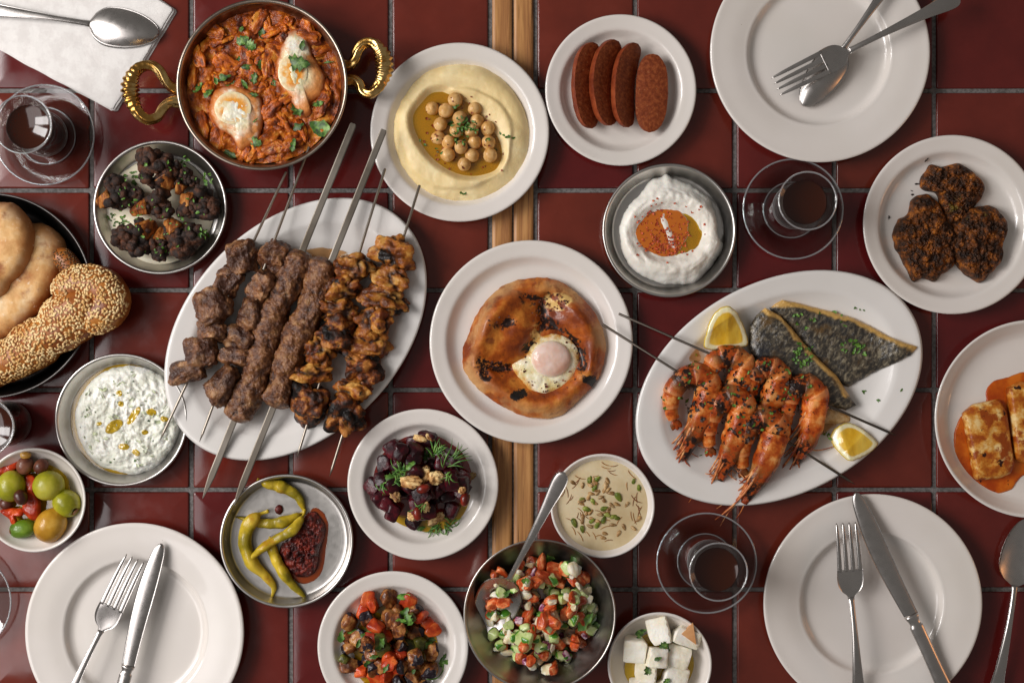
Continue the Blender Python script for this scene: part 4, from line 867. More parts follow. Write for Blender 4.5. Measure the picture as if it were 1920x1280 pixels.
for lay in (0, 1):
    for k, (a, b, t, w, h) in enumerate(vp if lay == 0 else [(x, y, rs.choice('aarg'), 15, 13) for x, y in scat(735, 1205, 60, 66, 20, 2)]):
        me, nm, lb = {'a': (AM, 'aubergine_piece', 'fried aubergine chunk on the vegetable plate'), 'r': (PM, 'red_pepper_piece', 'glossy red pepper square on the vegetable plate'), 'g': (GM, 'green_pepper_piece', 'dark olive green pepper piece on the vegetable plate')}[t]
        d = [sz(w), sz(h), sz(9 if t != 'a' else 12)]; p = W(a, b, .018); z = pl.put(p[0], p[1], d[1] * .75, d[2] * 1.4, .5); p = W(a, b, z + d[2])
        vobs.append(place(rs.choice(me), nm, (p[0], p[1], z + d[2] * .9), d, (rs.uniform(-.6, .6), rs.choice((0, 0, -1.3)) + rs.uniform(-.4, .4), rs.uniform(0, 6.28)), lb, nm.replace('_piece', '').replace('_', ' '), GV))
vsf = Surf(D['veg'], *vobs)
for k, (a, b, s_, an) in enumerate(((757, 1117, 26, 10), (758, 1150, 30, 60), (766, 1160, 24, 120), (752, 1163, 22, 0), (640, 1192, 26, 80), (660, 1185, 22, 30), (712, 1205, 26, 50), (702, 1230, 20, 10), (672, 1205, 18, 70), (800, 1208, 22, 20), (808, 1200, 20, 80), (832, 1232, 20, 60), (838, 1240, 18, 10), (828, 1243, 16, 110), (690, 1243, 18, 30), (724, 1252, 20, 60), (776, 1255, 16, 80), (683, 1190, 16, 0))): leaf(a, b, s_, an, vsf, 'parsley', k, 'parsley_leaf', 'green herb leaf on the fried vegetables', 'herb leaves on the fried vegetables')
P = cr(np.array([W(830, 1245, .008), W(830, 1258, .009), W(820, 1270, .008), W(800, 1273, .009)]), 16); c_ = P[0].copy(); tag(obj('parsley_sprig', *tube(P - c_, sz(1.4), 6), MT['dill'], None, c_), 'thin curved parsley stem on the rim side of the vegetable plate', 'herb stem')

# ------------------------------------------------------------------ cauliflower
MT['sauce'] = food('tahini_sauce', [(.2, 'ebdfc2'), (.8, 'f0e6cc')], 20, 3, .3, [], [(60, .0004)], sss=.1, vary=0)
MT['caul'] = food('charred_cauliflower', [(.1, '1a0d07'), (.5, '301a0f'), (.9, '5a321a')], 120, 5, .7, [('noise', 50, .58, .70, '6e3814')], [(500, .0012), (1400, .0005)], vary=.2)
MT['stem'] = food('roasted_stem', [(.1, '4a200a'), (.45, '8e4e1a'), (.9, 'c08444')], 90, 6, .45, [('noise', 50, .6, .72, '3a1c0c')], [(300, .0008)], coat=.3, vary=.1, stretch=(2.5, .6, 1))
cs = pool('tahini_sauce', 'pale sesame sauce covering the steel dish under the cauliflower', [(300, 296), (340, 300), (370, 318), (392, 350), (403, 390), (398, 425), (380, 458), (350, 482), (305, 497), (265, 492), (230, 470), (205, 440), (194, 400), (200, 365), (222, 330), (258, 305)], .0016, 'sauce', .0022, 'sauce', 4, 130)
def floret(label, cx, cy, R, sxy, seed, z=.010, bumps=44):
    bumps = int(bumps * 2.6)
    base = np.array([*W(cx, cy, .01)[:2], .0036]); t = thing('cauliflower_floret', label, 'cauliflower', base, 'charred cauliflower florets'); r = np.random.RandomState(seed)
    S0 = W(*sxy, .014) - base; C0 = np.array([0, 0, z]); d = C0 - S0; d[2] = d[2] * .3; L = np.linalg.norm(d); d /= L + 1e-9
    P = np.array([S0 + np.array([0, 0, .0]), S0 + d * L * .35, S0 + d * L * .65]); P[:, 2] = np.array([sz(17), sz(28), sz(32)]); Pc = cr(P, 14); q = np.linspace(0, 1, 14)
    V, F = tube(Pc, sz(R) * np.interp(q, [0, .1, .5, 1], [.18, .30, .36, .46]), 24, True, lambda u, A: 1 + .10 * np.cos(A * 5 + seed) + .05 * np.cos(A * 9)); V += .0006 * np.stack([fbm(V * 200, 3, .5, k) for k in range(3)], 1)
    obj('stem', V, F, MT['stem'], t); G = Geo(); Rm = sz(R * 1.0)
    for k in range(bumps):
        n = r.normal(size=3); n[2] = abs(n[2]) * 1.0 - .1; n[:2] += d[:2] * .55; n /= np.linalg.norm(n); c = C0 + n * Rm * np.array([.70, .62, .46]) * r.uniform(.72, 1.14) * (1 + .28 * math.sin(3 * math.atan2(n[1], n[0]) + seed)); rr_ = Rm * r.uniform(.10, .22)
        bv, bf = ico(2); bv = bv * (1 + .5 * billow(bv * 2.6 + k * 3, 2, .5, seed)[:, None] + .12 * fbm(bv * 6, 2, .5, k)[:, None]) * rr_; bv = bv + c; bv[:, 2] = np.maximum(bv[:, 2], .0002); G.add(bv, bf)
    V, F = G.get(); obj('crown', V, F, MT['caul'], t); return t
fl = [floret('largest black cauliflower floret at the top of its dish, orange stem hanging down', 300, 318, 44, (322, 352), 1, .016),
      floret('cauliflower floret with a curled pale stem at the side nearest the tea glass', 228, 366, 38, (188, 382), 2, .012),
      floret('small dark cauliflower floret beside the upper largest floret', 350, 338, 25, (335, 362), 9, .012, 26),
      floret('cauliflower floret at the side of the dish nearest the meat skewers', 377, 385, 40, (345, 372), 3, .013),
      floret('middle cauliflower floret with a long orange stem', 300, 385, 32, (247, 398), 4, .017, 34),
      floret('cauliflower floret nearest the bread tray, browned on top', 255, 447, 41, (290, 420), 5, .014),
      floret('small cauliflower floret between the two lower ones', 303, 463, 28, (304, 430), 6, .012, 30),
      floret('dark cauliflower floret with a stub of orange stem, nearest the oval platter', 348, 448, 42, (316, 415), 7, .014)]
flecks('chopped_parsley', 'chopped green herbs scattered on the cauliflower dish', scat(300, 388, 92, 88, 60, 2) + scat(218, 412, 22, 12, 16, 3) + scat(250, 333, 16, 12, 12, 4) + scat(345, 305, 10, 12, 8, 5) + scat(390, 335, 9, 14, 10, 6) + scat(385, 440, 11, 8, 9, 7) + scat(300, 470, 12, 10, 8, 8), Surf(cs, *fl), 'parsley', (5, 10), 11)

# ------------------------------------------------------------------ chillies and red paste
MT['chilli'] = food('pickled_chilli', [(.15, '8a7a14'), (.5, 'b89e22'), (.9, 'd2b43a')], 40, 4, .26, [('noise', 30, .60, .75, 'b07818')], [(120, .0008)], sss=.15, coat=.6, coatr=.1, vary=.1)
MT['paste'] = food('red_pepper_paste', [(.15, '2e0a08'), (.5, '551610'), (.85, '7c2818')], 130, 6, .28, [('noise', 260, .68, .74, '9a5a34')], [(220, .0014)], coat=.5, coatr=.15, vary=0)
MT['red_oil'] = glassy('red_oil', 'd87020', .05, 'ffffff', .45, 'a84c10', .03)
def chilli(label, pts, r0, seed):
    b0 = np.array([*W(pts[len(pts) // 2][0], pts[len(pts) // 2][1])[:2], .0013]); P = cr(np.array([W(a, b, .008 + z) - b0 + np.array([0, 0, 0]) for a, b, z in pts]), 80); q = np.linspace(0, 1, 80)
    rad = sz(r0 * .86) * sm(q, (0, .30), (.08, .30), (.14, .8), (.3, 1.0), (.6, .9), (.85, .55), (1, .12)); rad *= 1 + .07 * np.sin(q * 17 + seed) + .05 * np.sin(q * 31 + seed * 2)
    P[:, 2] = np.maximum(P[:, 2] - .008, 0) + rad; V, F = tube(P, rad, 22, True, lambda u, A: 1 + .06 * np.cos(3 * A + 6 * u + seed)); V += .0006 * np.stack([fbm(V * 120, 2, .5, seed + k) for k in range(3)], 1)
    return tag(obj('chilli_pepper', V, F, MT['chilli'], None, b0), label, 'chilli', 'yellow pickled chillies')
ch = [chilli('curved yellow chilli along the rim with its stalk end over the edge', [(480, 899, .006), (500, 907, .005), (530, 914, 0), (556, 928, 0), (567, 948, 0), (570, 966, .001)], 12.5, 1),
      chilli('yellow chilli lying across under the others, tip pointing at the dinner plate', [(571, 958, .0), (552, 970, 0), (520, 980, 0), (490, 981, 0), (462, 975, 0), (440, 970, 0)], 12, 2),
      chilli('long yellow chilli lying diagonally on top of two others', [(570, 956, .004), (562, 975, .008), (545, 996, .009), (515, 1013, .008), (485, 1033, .011), (456, 1060, .006)], 11, 3),
      chilli('bent yellow chilli hooked along the side of the steel dish', [(502, 958, .006), (480, 968, .006), (464, 990, .002), (460, 1022, 0), (474, 1056, 0), (498, 1082, 0), (512, 1102, 0), (507, 1122, 0)], 15, 4),
      chilli('straight yellow chilli beside the dark red paste', [(504, 1008, .006), (510, 1030, .002), (522, 1058, 0), (542, 1090, 0), (574, 1124, 0)], 12, 5)]
ro = pool('red_oil', 'orange oil seeping round the dark red paste', [(588, 952, ), (606, 960), (616, 985), (612, 1025), (606, 1065), (590, 1088), (566, 1094), (545, 1080), (530, 1045), (540, 1010), (560, 980)], .0014, 'red_oil', .0006, seed=4)
dip('red_pepper_paste', 'coarse dark red pepper paste spooned beside the chillies', [(588, 960), (604, 975), (608, 1000), (600, 1030), (596, 1060), (582, 1080), (560, 1084), (540, 1070), (524, 1045), (526, 1022), (545, 1003), (562, 985), (572, 968)], .0016, lambda x, y, u: .0080 * np.clip(1 - u ** 3, 0, 1) ** .5 + (.0065 * (billow(v3(x, y) * 120, 4, .65, 3) - .3)) * (1 - u ** 6), 'paste', 50, 130, 'paste', .0018, 4)
tag(obj('paste_drop', *blob((sz(8), sz(9), .003), 3, 2, .15, 1.5, 3)[:2], MT['paste'], None, W(523, 955, .002)), 'small drop of dark red paste by the top chilli', 'paste')
# ------------------------------------------------------------------ eggs in tomato sauce, in the pan
MT['stew'] = food('tomato_stew', [(.0, '401402'), (.3, '903c04'), (.65, 'c4620e'), (1, 'e69a38')], 95, 6, .3, [('noise', 130, .58, .68, '5a1a04'), ('noise', 110, .64, .72, 'e8a65c')], [(150, .0016), (420, .0006)], coat=.55, coatr=.1, vary=.2)
MT['egg_white'] = food('cooked_egg_white', [(.2, 'dcd2a8'), (.55, 'ece6cc'), (.9, 'f3efe0')], 55, 5, .28, [('attr', 'u', .25, .8, 'd88c4a', 45, .36, .56), ('attr', 'u', .78, 1.0, 'a8541c')], [(120, .0012)], sss=.2, coat=.5, coatr=.1, vary=0)
MT['yolk'] = food('egg_yolk', [(.2, 'e08a24'), (.55, 'eaa648'), (.9, 'f0cf9a')], 60, 4, .25, [('attr', 'u', .55, 1.0, 'e8d8b0'), ('noise', 60, .56, .66, 'eee2c0')], [(90, .0012)], sss=.25, coat=.5, coatr=.08, vary=0)
zs = .024
def stew_top(x, y, u):
    q = v3(x, y); return .004 + (.0052 * (billow(q * 46, 3, .55, 5) - .3) + .0030 * fbm(q * 85, 3, .55, 6)) * (1 - .5 * u ** 10) + .0016 * fbm(q * 18, 2)
stew = dip('tomato_stew', 'chunky orange red tomato and pepper sauce filling the pan', circle(494, 160, 146, 30, .01, 2), zs - .004, stew_top, 'stew', 110, 240, 'stew', .0005, 3, .9)
stew_o = [stew]; rs = np.random.RandomState(6)
SM = var_meshes('stew_chunk', 'stew', 8, 600, 2.6, .42, 1.4, 2, 4, None)
for k, (a, b) in enumerate(scat(493, 160, 138, 138, 90, 21, .55)):
    if sdf(np.array([[a, b]]), np.array([(397, 175), (440, 158), (492, 195), (485, 262), (448, 282), (405, 237)]))[0] < -6 or sdf(np.array([[a, b]]), np.array([(530, 75), (575, 65), (608, 140), (580, 195), (530, 165), (515, 120)]))[0] < -6: continue
    p = stew_o[0]; l = rs.uniform(9, 30); w = rs.uniform(8, 16)
    if k < 95: q = W(a, b, zs + .003); o = place(SM[k % 8], 'stew_chunk', (q[0], q[1], zs + rs.uniform(-.001, .0035)), (sz(l), sz(w), sz(7)), (rs.uniform(-.2, .2), rs.uniform(-.2, .2), rs.uniform(0, 6.28)), 'soft chunk of tomato or pepper in the orange red sauce', 'vegetable', 'soft chunks in the tomato sauce'); stew_o.append(o)
for k in range(16):
    a, b = scat(493, 160, 125, 125, 1, 300 + k, .6)[0]; an = rs.uniform(0, 6.28); l = sz(rs.uniform(16, 30)); c = W(a, b, zs + .004); t = np.linspace(-1, 1, 16)
    P = np.stack([l * t * math.cos(an) - .3 * l * (t ** 2) * math.sin(an), l * t * math.sin(an) + .3 * l * t ** 2 * math.cos(an), .0022 + .0012 * np.sin(t * 3 + k)], 1); V, F = tube(P, sz(5) * (1 - t ** 6 * .7), 12, True, None, .6); V += .0008 * np.stack([fbm(V * 150, 2, .5, k + j) for j in range(3)], 1)
    stew_o.append(tag(obj('pepper_strip', V, F, MT['stew'], None, (c[0], c[1], zs)), 'soft curled strip of pepper in the orange red sauce', 'pepper', 'pepper strips in the tomato sauce'))
def egg(label, outline, yolks, z0, hgt, seed, mw='egg_white', yh=.004, name='poached_egg'):
    o = WP(outline, z0 + hgt * .6); c = o.mean(0); t = thing(name, label, 'egg', (c[0], c[1], z0))
    yk = [(W(a, b, z0 + hgt)[:2] - c, sz(rx), sz(ry)) for a, b, rx, ry in yolks]
    def top(x, y, u):
        q = v3(x, y); z = hgt * np.clip(1 - u ** 3.2, 0, 1) ** .6 + (.0016 * fbm(q * 60, 3, .5, seed) + .001 * billow(q * 120, 2, .5, seed)) * (1 - u ** 5)
        for yc, rx, ry in yk: e = ((x - yc[0]) / rx) ** 2 + ((y - yc[1]) / ry) ** 2; z = z + yh * .55 * np.exp(-e * .9)
        return z
    V, F, U = pad(o - c, top, 44, 120, -.002, jit=.0022, seed=seed, under=.9); obj('egg_white', V, F, MT[mw], t, attrs={'u': U}); return t, yk
def yolk(t, yk, zc, hh, m='yolk', seed=0):
    yc, rx, ry = yk; ol = np.array([(yc[0] + rx * math.cos(a), yc[1] + ry * math.sin(a)) for a in np.linspace(0, 2 * math.pi, 20, endpoint=False)])
    V, F, U = pad(ol, lambda x, y, u: zc + hh * np.sqrt(np.clip(1 - u ** 2.2, 0, 1)) + .0003 * fbm(v3(x, y) * 200, 2, .5, seed), 24, 64, zc - .002); return obj('yolk', V, F, MT[m], t, attrs={'u': U})
e1, y1 = egg('poached egg with a veiled pale yolk, nearest the left handle of the pan', [(397, 175), (415, 162), (440, 159), (470, 170), (490, 190), (493, 220), (485, 260), (466, 275), (450, 283), (432, 256), (405, 238), (392, 212)], [(437, 203, 34, 30)], zs + .003, .0055, 3, 'egg_white', .004)
yolk(e1, y1[0], .0066, .0012)
e2, y2 = egg('poached egg with an orange ring of yolk, nearest the hummus plate', [(530, 80), (540, 58), (560, 55), (574, 72), (585, 100), (607, 140), (603, 175), (582, 192), (582, 212), (562, 218), (545, 192), (525, 160), (516, 120)], [(549, 137, 27, 34)], zs + .003, .0055, 8, 'egg_white', .004)
yolk(e2, y2[0], .0064, .0012)
st = Surf(stew, e1, e2, *stew_o)
for k, (a, b, s_, an, w) in enumerate(((491, 60, 28, 95, 1), (455, 76, 26, 20, 1.3), (469, 86, 24, 150, 1.2), (447, 112, 18, 60, 1), (465, 126, 26, 5, .8), (478, 146, 26, 80, .8), (489, 122, 20, 100, 1), (420, 147, 30, 20, 1.1), (371, 165, 26, 50, 1.1), (391, 175, 24, 50, .9), (560, 118, 46, -10, .9), (514, 154, 24, 75, .9), (568, 85, 22, 80, 1), (556, 206, 32, 120, .9), (597, 195, 22, 20, .7), (560, 238, 24, 30, 1.4), (600, 240, 44, 150, 1.5), (550, 272, 26, 80, .8), (478, 266, 28, 160, .9), (430, 288, 32, 150, .8), (458, 158, 22, 120, .8), (474, 178, 22, 170, .6), (432, 156, 22, 20, .7), (617, 118, 22, 5, .5), (405, 150, 20, 100, .9), (479, 226, 14, 40, .4), (453, 55, 12, 60, 1))):
    leaf(a, b, s_, an, st, 'mint', k, 'mint_leaf', 'wilted green herb leaf on the eggs and tomato sauce', 'herb leaves on the eggs in sauce', .0008, w)

# ------------------------------------------------------------------ olives
for nm, cs_ in (('olive_green', [(.1, '7a7a10'), (.6, '9c9820'), (.9, 'b0a83c')]), ('olive_gold', [(.1, '9c6c14'), (.6, 'bd8c28'), (.9, 'cfa44a')]), ('olive_bright', [(.1, '45620e'), (.6, '5e7c1a'), (.9, '7c9434')]), ('olive_brown', [(.1, '3a1a12'), (.5, '5c3022'), (.9, '8a5a44')])):
    MT[nm] = food(nm, cs_, 30, 4, .24, [('noise', 300, .68, .74, 'c8b868' if nm != 'olive_brown' else '2c120c')], [(180, .0003)], sss=.12, coat=.6, coatr=.07, vary=.05)
MT['pit'] = food('olive_hole', [(.2, '5a3412'), (.8, '8a5a20')], 80, 3, .5, vary=0)
pool('olive_oil', 'greenish oil at the bottom of the olive bowl', circle(70, 930, 66, 24, .06, 3), .0095, 'oil_deep', .0005)
def olive(label, px, py, rl, rw, ang, m, z, hole=None, seed=0):
    p = W(px, py, z); t = thing('olive', label, 'olive', p, 'olives in the small bowl', (0, 0, math.radians(ang))); V, F, nz = blob((sz(rl), sz(rw), sz(rw)), 4, 2.1, .05, 1.1, seed); X = V[:, 0] / sz(rl)
    if hole: d = np.hypot(V[:, 1], V[:, 2] - sz(rw) * .25); m_ = (X > .6) & (d < sz(rw) * .36); V[m_, 0] -= sz(rl) * .30
    obj('flesh', V, F, MT[m], t)
    if hole: hv, hf = ico(2); obj('hole', hv * np.array([sz(rl) * .10, sz(rw) * .34, sz(rw) * .34]) + np.array([sz(rl) * .86, 0, sz(rw) * .25]), hf, MT['pit'], t)
    return t
olive('big yellow green olive at the cut edge of the bowl', 21, 911, 29, 26, 70, 'olive_green', .022, None, 1)
olive('big green olive beside the red pepper, its dimple facing the bowl rim', 91, 910, 29, 27, 20, 'olive_green', .022, None, 2)
olive('green olive with its stone hole open', 125, 943, 27, 24, -40, 'olive_green', .020, True, 3)
olive('large golden olive nearest the dinner plate', 95, 984, 33, 28, 60, 'olive_gold', .021, None, 4)
olive('small bright green pitted olive at the lower edge of the bowl', 43, 991, 25, 17, 190, 'olive_bright', .016, True, 5)
olive('brown olive under the garlic clove at the top of the bowl', 47, 872, 18, 15, 60, 'olive_brown', .020, None, 6)
olive('brown olive nearest the steel dish of cucumber dip', 77, 874, 15, 13, 60, 'olive_brown', .019, None, 7)
olive('small brown olive lying on the red pepper', 39, 932, 15, 12, 120, 'olive_brown', .030, None, 8)
olive('dark brown olive at the bottom beside the cut edge', 12, 944, 13, 11, 0, 'olive_brown', .015, None, 9)
MT['roast_pepper'] = food('roast_red_pepper', [(.1, '8c1c08'), (.6, 'bf3c10'), (.9, 'd45a20')], 50, 4, .22, [], [(110, .0012)], coat=.7, coatr=.08, vary=.1)
def strip(name, label, outline, z, h, m, cat, group, seed):
    o = WP(outline, z); c = o.mean(0); V, F, U = pad(o - c, lambda x, y, u: h * np.clip(1 - u ** 4, 0, 1) ** .5 + .0022 * fbm(v3(x, y) * 90, 3, .5, seed), 20, 60, -.001, jit=.0014, seed=seed); return tag(obj(name, V, F, MT[m], None, (c[0], c[1], z)), label, cat, group)
strip('red_pepper_strip', 'wide strip of roast red pepper in the middle of the olives', [(48, 892), (66, 892), (68, 915), (76, 940), (76, 965), (66, 975), (50, 966), (42, 950), (52, 925)], .017, .006, 'roast_pepper', 'red pepper', 'roast pepper strips', 2)
strip('red_pepper_strip', 'strip of roast red pepper above the cut off olive', [(-10, 878), (15, 872), (36, 864), (40, 872), (25, 884), (0, 892)], .016, .005, 'roast_pepper', 'red pepper', 'roast pepper strips', 3)
strip('red_pepper_strip', 'forked strip of roast red pepper above the small pitted olive', [(2, 955), (25, 952), (44, 952), (42, 966), (30, 966), (32, 978), (25, 984), (18, 972), (8, 964)], .017, .005, 'roast_pepper', 'red pepper', 'roast pepper strips', 4)
MT['garlic'] = food('garlic_clove', [(.2, 'b08030'), (.8, 'd8b060')], 50, 3, .35, sss=.2, vary=0)
tag(obj('garlic_clove', *blob((sz(10), sz(6.5), sz(6)), 3, 2.4, .08, 1.2, 4)[:2], MT['garlic'], None, W(48, 853, .025)), 'small tan garlic clove resting against the olive bowl rim', 'garlic')

# ------------------------------------------------------------------ white cheese cubes
MT['feta'] = food('white_cheese', [(.1, 'e8deC2'), (.5, 'f3ecda'), (.9, 'f7f3e8')], 60, 5, .5, [('noise', 420, .66, .72, 'd2c49c')], [(300, .0008)], sss=.15, vary=.03)
MT['feta_rind'] = food('orange_rind', [(.2, 'c88a54'), (.8, 'd8a06c')], 60, 3, .5, vary=0)
fo = pool('olive_oil', 'yellow olive oil at the bottom of the cheese bowl', circle(1237, 1250, 66, 24, .04, 5), .0105, 'oil_deep', .0005)
FM = var_meshes('cheese_cube', 'feta', 5, 700, 14, .05, 1.6, 2, 4, 40, depth=(.85, 1.1)); fob = []
for k, (a, b, w, h, an, z, lb) in enumerate(((1236, 1183, 20, 25, 14, .012, 'tall cheese block at the top of the bowl'), (1287, 1193, 25, 16, -20, .013, 'cheese wedge with an orange side at the rim'), (1192, 1217, 22, 22, -4, .012, 'cheese cube nearest the salad bowl'), (1231, 1232, 18, 18, -6, .020, 'middle cheese cube with a dark herb leaf on it'), (1271, 1233, 21, 24, -16, .013, 'cheese cube nearest the tea saucer'), (1211, 1262, 20, 19, -4, .013, 'cheese cube with a green leaf on its face'), (1266, 1268, 22, 20, -14, .013, 'cheese cube with an oily yellow corner'), (1204, 1290, 22, 18, 10, .012, 'cheese cube cut by the picture edge, under the leafed cube'), (1245, 1292, 18, 18, 30, .012, 'cheese cube cut by the picture edge, in the middle'))):
    p = W(a, b, z + sz(16)); o = place(FM[k % 5], 'cheese_cube', (p[0], p[1], z + sz(14)), (sz(w), sz(h), sz(16)), (.10 * ((k * 7) % 5 - 2), .10 * ((k * 3) % 5 - 2), math.radians(an)), 'white ' + lb, 'cheese', 'white cheese cubes'); fob.append(o)
fr_ = np.array([[(1280, 1192), (1302, 1172), (1308, 1212)]], float)[0]; p3 = [W(a, b, .0405) for a, b in fr_]; c3 = np.mean(p3, 0)
V = np.array([q - c3 for q in p3] + [q - c3 - np.array([0, 0, .006]) for q in p3]); orr = obj('orange_rind', V, [(0, 2, 1), (3, 4, 5), (0, 1, 4, 3), (1, 2, 5, 4), (2, 0, 3, 5)], MT['feta_rind'], None, c3 - np.array([0, 0, .0100]), smooth=False)
bpy.context.view_layer.update(); orr.parent = fob[1]; orr.matrix_parent_inverse = fob[1].matrix_world.inverted()
fs = Surf(fo, *fob)
for k, (a, b, s_, an) in enumerate(((1202, 1184, 24, 20), (1198, 1190, 18, 80), (1245, 1208, 20, 30), (1252, 1214, 16, 100), (1234, 1234, 16, 20), (1214, 1256, 20, 100), (1250, 1276, 16, 40))): leaf(a, b, s_, an, fs, 'mint', k, 'oregano_leaf', 'small grey green herb leaf among the white cheese cubes', 'herb leaves on the white cheese')

# ------------------------------------------------------------------ pale sauce with seeds and saffron
MT['pale_sauce'] = food('pale_sesame_soup', [(.1, 'cfb78c'), (.6, 'd9c49c'), (.9, 'dfcca8')], 30, 4, .25, [], [(60, .0004)], sss=.1, vary=0)
so = pool('pale_sauce', 'smooth pale beige sauce filling the small bowl', circle(1131, 948, 88, 30, .004, 2), .0195, 'pale_sauce', .0008, 'sauce', 2, 120)
MT['pumpkin_seed'] = food('pumpkin_seed', [(.1, '4c5a18'), (.6, '76802e'), (.9, '96984e')], 70, 4, .35, coat=.3, vary=.25); MT['sunflower'] = food('sunflower_seed', [(.1, '7a5426'), (.6, 'a88250'), (.9, 'c4a474')], 90, 4, .45, vary=.25); MT['saffron'] = food('saffron_thread', [(.2, '8a4a12'), (.8, 'b87828')], 60, 2, .5, vary=.2)
def seed_me(nm, m):
    V, F = ico(2); V = V * np.array([1, .55 * 1, .35]); V[:, 1] *= 1 - .35 * V[:, 0]; me = mesh(nm, V * PR, F); me.materials.append(MT[m]); return me
PS, SS = seed_me('pumpkin_seed', 'pumpkin_seed'), seed_me('sunflower_seed', 'sunflower'); rs = random.Random(4)
for k, (a, b, l, an) in enumerate(((1115, 915, 9, 60), (1100, 954, 10, -20), (1077, 980, 11, -70), (1092, 992, 9, -80), (1120, 984, 9, 60), (1133, 953, 9, 20), (1138, 964, 10, -30), (1158, 971, 8, -10), (1160, 932, 12, -60), (1110, 976, 8, 40), (1132, 974, 9, 70), (1107, 898, 8, 80), (1120, 898, 9, 50), (1104, 900, 7, 100), (1198, 914, 8, 100), (1188, 902, 7, 80), (1092, 935, 7, 10), (1112, 940, 8, -60), (1150, 968, 8, 20))):
    p = W(a, b, .021); o = place(PS, 'pumpkin_seed', (p[0], p[1], .0206), (sz(l * .88), sz(l * .88), sz(l * .88)), (rs.uniform(-.2, .2), rs.uniform(-.3, .3), math.radians(an)), 'green pumpkin seed floating on the pale sauce', 'seed', 'pumpkin seeds on the pale sauce')
for k, (a, b) in enumerate(scat(1122, 948, 42, 55, 34, 6, .7) + [(1136, 912), (1140, 918), (1075, 905), (1198, 972), (1170, 988), (1160, 1000), (1135, 1000), (1132, 1008), (1188, 990), (1175, 946)]):
    p = W(a, b, .021); o = place(SS, 'sunflower_seed', (p[0], p[1], .0205), (sz(7), sz(6), sz(6)), (rs.uniform(-.2, .2), rs.uniform(-.3, .3), rs.uniform(0, 6.28)), 'brown sunflower seed on the pale sauce', 'seed', 'sunflower seeds on the pale sauce')
G = Geo(); rn = np.random.RandomState(4)
for a, b in scat(1130, 945, 78, 76, 46, 8, .35):
    an = math.atan2(b - 948, a - 1130) + 1.57 + rn.normal(0, .5); l = sz(rn.uniform(10, 24)); t = np.linspace(-.5, .5, 8); P = np.stack([l * t * math.cos(an) + l * .3 * t ** 2 * math.sin(an), -l * t * math.sin(an) + l * .4 * t ** 2 * math.cos(an), 0 * t], 1) + W(a, b, .0204); G.add(*tube(P, sz(.75) * np.array([.5, 1, 1, 1, 1, 1, .8, .3]), 5))
V, F = G.get(); c = V.mean(0); tag(obj('saffron_threads', V - c, F, MT['saffron'], None, c), 'fine curved saffron threads on the pale sauce', 'saffron', None, 'stuff')

# ------------------------------------------------------------------ sausage halves
MT['sausage'] = food('sausage_skin', [(.0, '622610'), (.5, '7a3418'), (1, '8c4220')], 90, 5, .34, [('noise', 260, .66, .72, '9c6038')], [(300, .0005)], coat=.3, coatr=.2, vary=.08)
MT['sausage_cut'] = food('sausage_cut_face', [(.0, '6a2c12'), (.5, '823c1c'), (1, '985028')], 300, 6, .4, [('noise', 420, .64, .7, 'b07c50'), ('noise', 60, .68, .8, '54200e')], [(260, .0008)], coat=.25, vary=.06)
def sausage(label, pts, w, lean, z0, seed, pe=4.2):
    """half a sausage: round back, flat cut face turned up by lean degrees"""
    b0 = np.array([*W(*pts[len(pts) // 2])[:2], z0]); P = cr(np.array([W(a, b, z0 + .01) - b0 for a, b in pts]), 60); q = np.linspace(0, 1, 60); r = sz(w / 2); e = np.clip(1 - np.abs(q * 2 - 1) ** pe, .0, 1) ** .5; n = 28
    T = np.gradient(P, axis=0); T /= np.linalg.norm(T, axis=1)[:, None]; le = math.radians(lean); V = []; A = np.concatenate([np.linspace(math.pi, 2 * math.pi, 18), np.linspace(0, math.pi, 12)[1:-1] * 0 + 0])
    back = np.linspace(math.pi, 2 * math.pi, 18); fl_ = np.linspace(1, -1, 12)[1:-1]
    sec = np.array([(math.cos(a), math.sin(a)) for a in back] + [(f, .10 * (1 - f * f)) for f in fl_])
    for i in range(60):
        b = np.cross(T[i], [0, 0, 1.0]); b /= np.linalg.norm(b); c = np.array([0, 0, 1.0]); sx = sec[:, 0] * math.cos(le) - sec[:, 1] * math.sin(le); sy = sec[:, 0] * math.sin(le) + sec[:, 1] * math.cos(le)
        V.append(P[i] + r * e[i] * (sx[:, None] * b + sy[:, None] * c))
    V = np.vstack(V); ns = len(sec); V[:, 2] -= V[:, 2].min(); V += .0005 * np.stack([fbm(V * 160, 3, .5, seed + k) for k in range(3)], 1); Fq = gridF(60, ns, False, True); t = thing('sausage_half', label, 'sausage', b0, 'sausage halves')
    fb = [f for f in Fq if (f[0] % ns) < 17]; fc = [f for f in Fq if (f[0] % ns) >= 17]
    obj('skin', V, fb + [tuple(range(ns)), tuple(range(59 * ns, 60 * ns))[::-1]], MT['sausage'], t); obj('cut_face', V + np.array([0, 0, 1e-5]), fc, MT['sausage_cut'], t); return t
sausage('lowest sausage half, nearest the hummus plate', [(1120, 84), (1103, 112), (1097, 160), (1102, 205), (1110, 242)], 52, 40, .0056, 1)
sausage('second sausage half from the hummus plate, lying on the first', [(1160, 80), (1140, 112), (1132, 155), (1137, 200), (1146, 237)], 56, 42, .0075, 2)
sausage('third sausage half from the hummus plate, skin edge up', [(1196, 84), (1180, 115), (1172, 155), (1172, 200), (1178, 240)], 52, 42, .0090, 3)
sausage('sausage half lying flat with its cut face up, last of the row', [(1222, 103), (1222, 140), (1221, 180), (1219, 215), (1216, 250)], 60, 6, .0062, 4, 3.0)

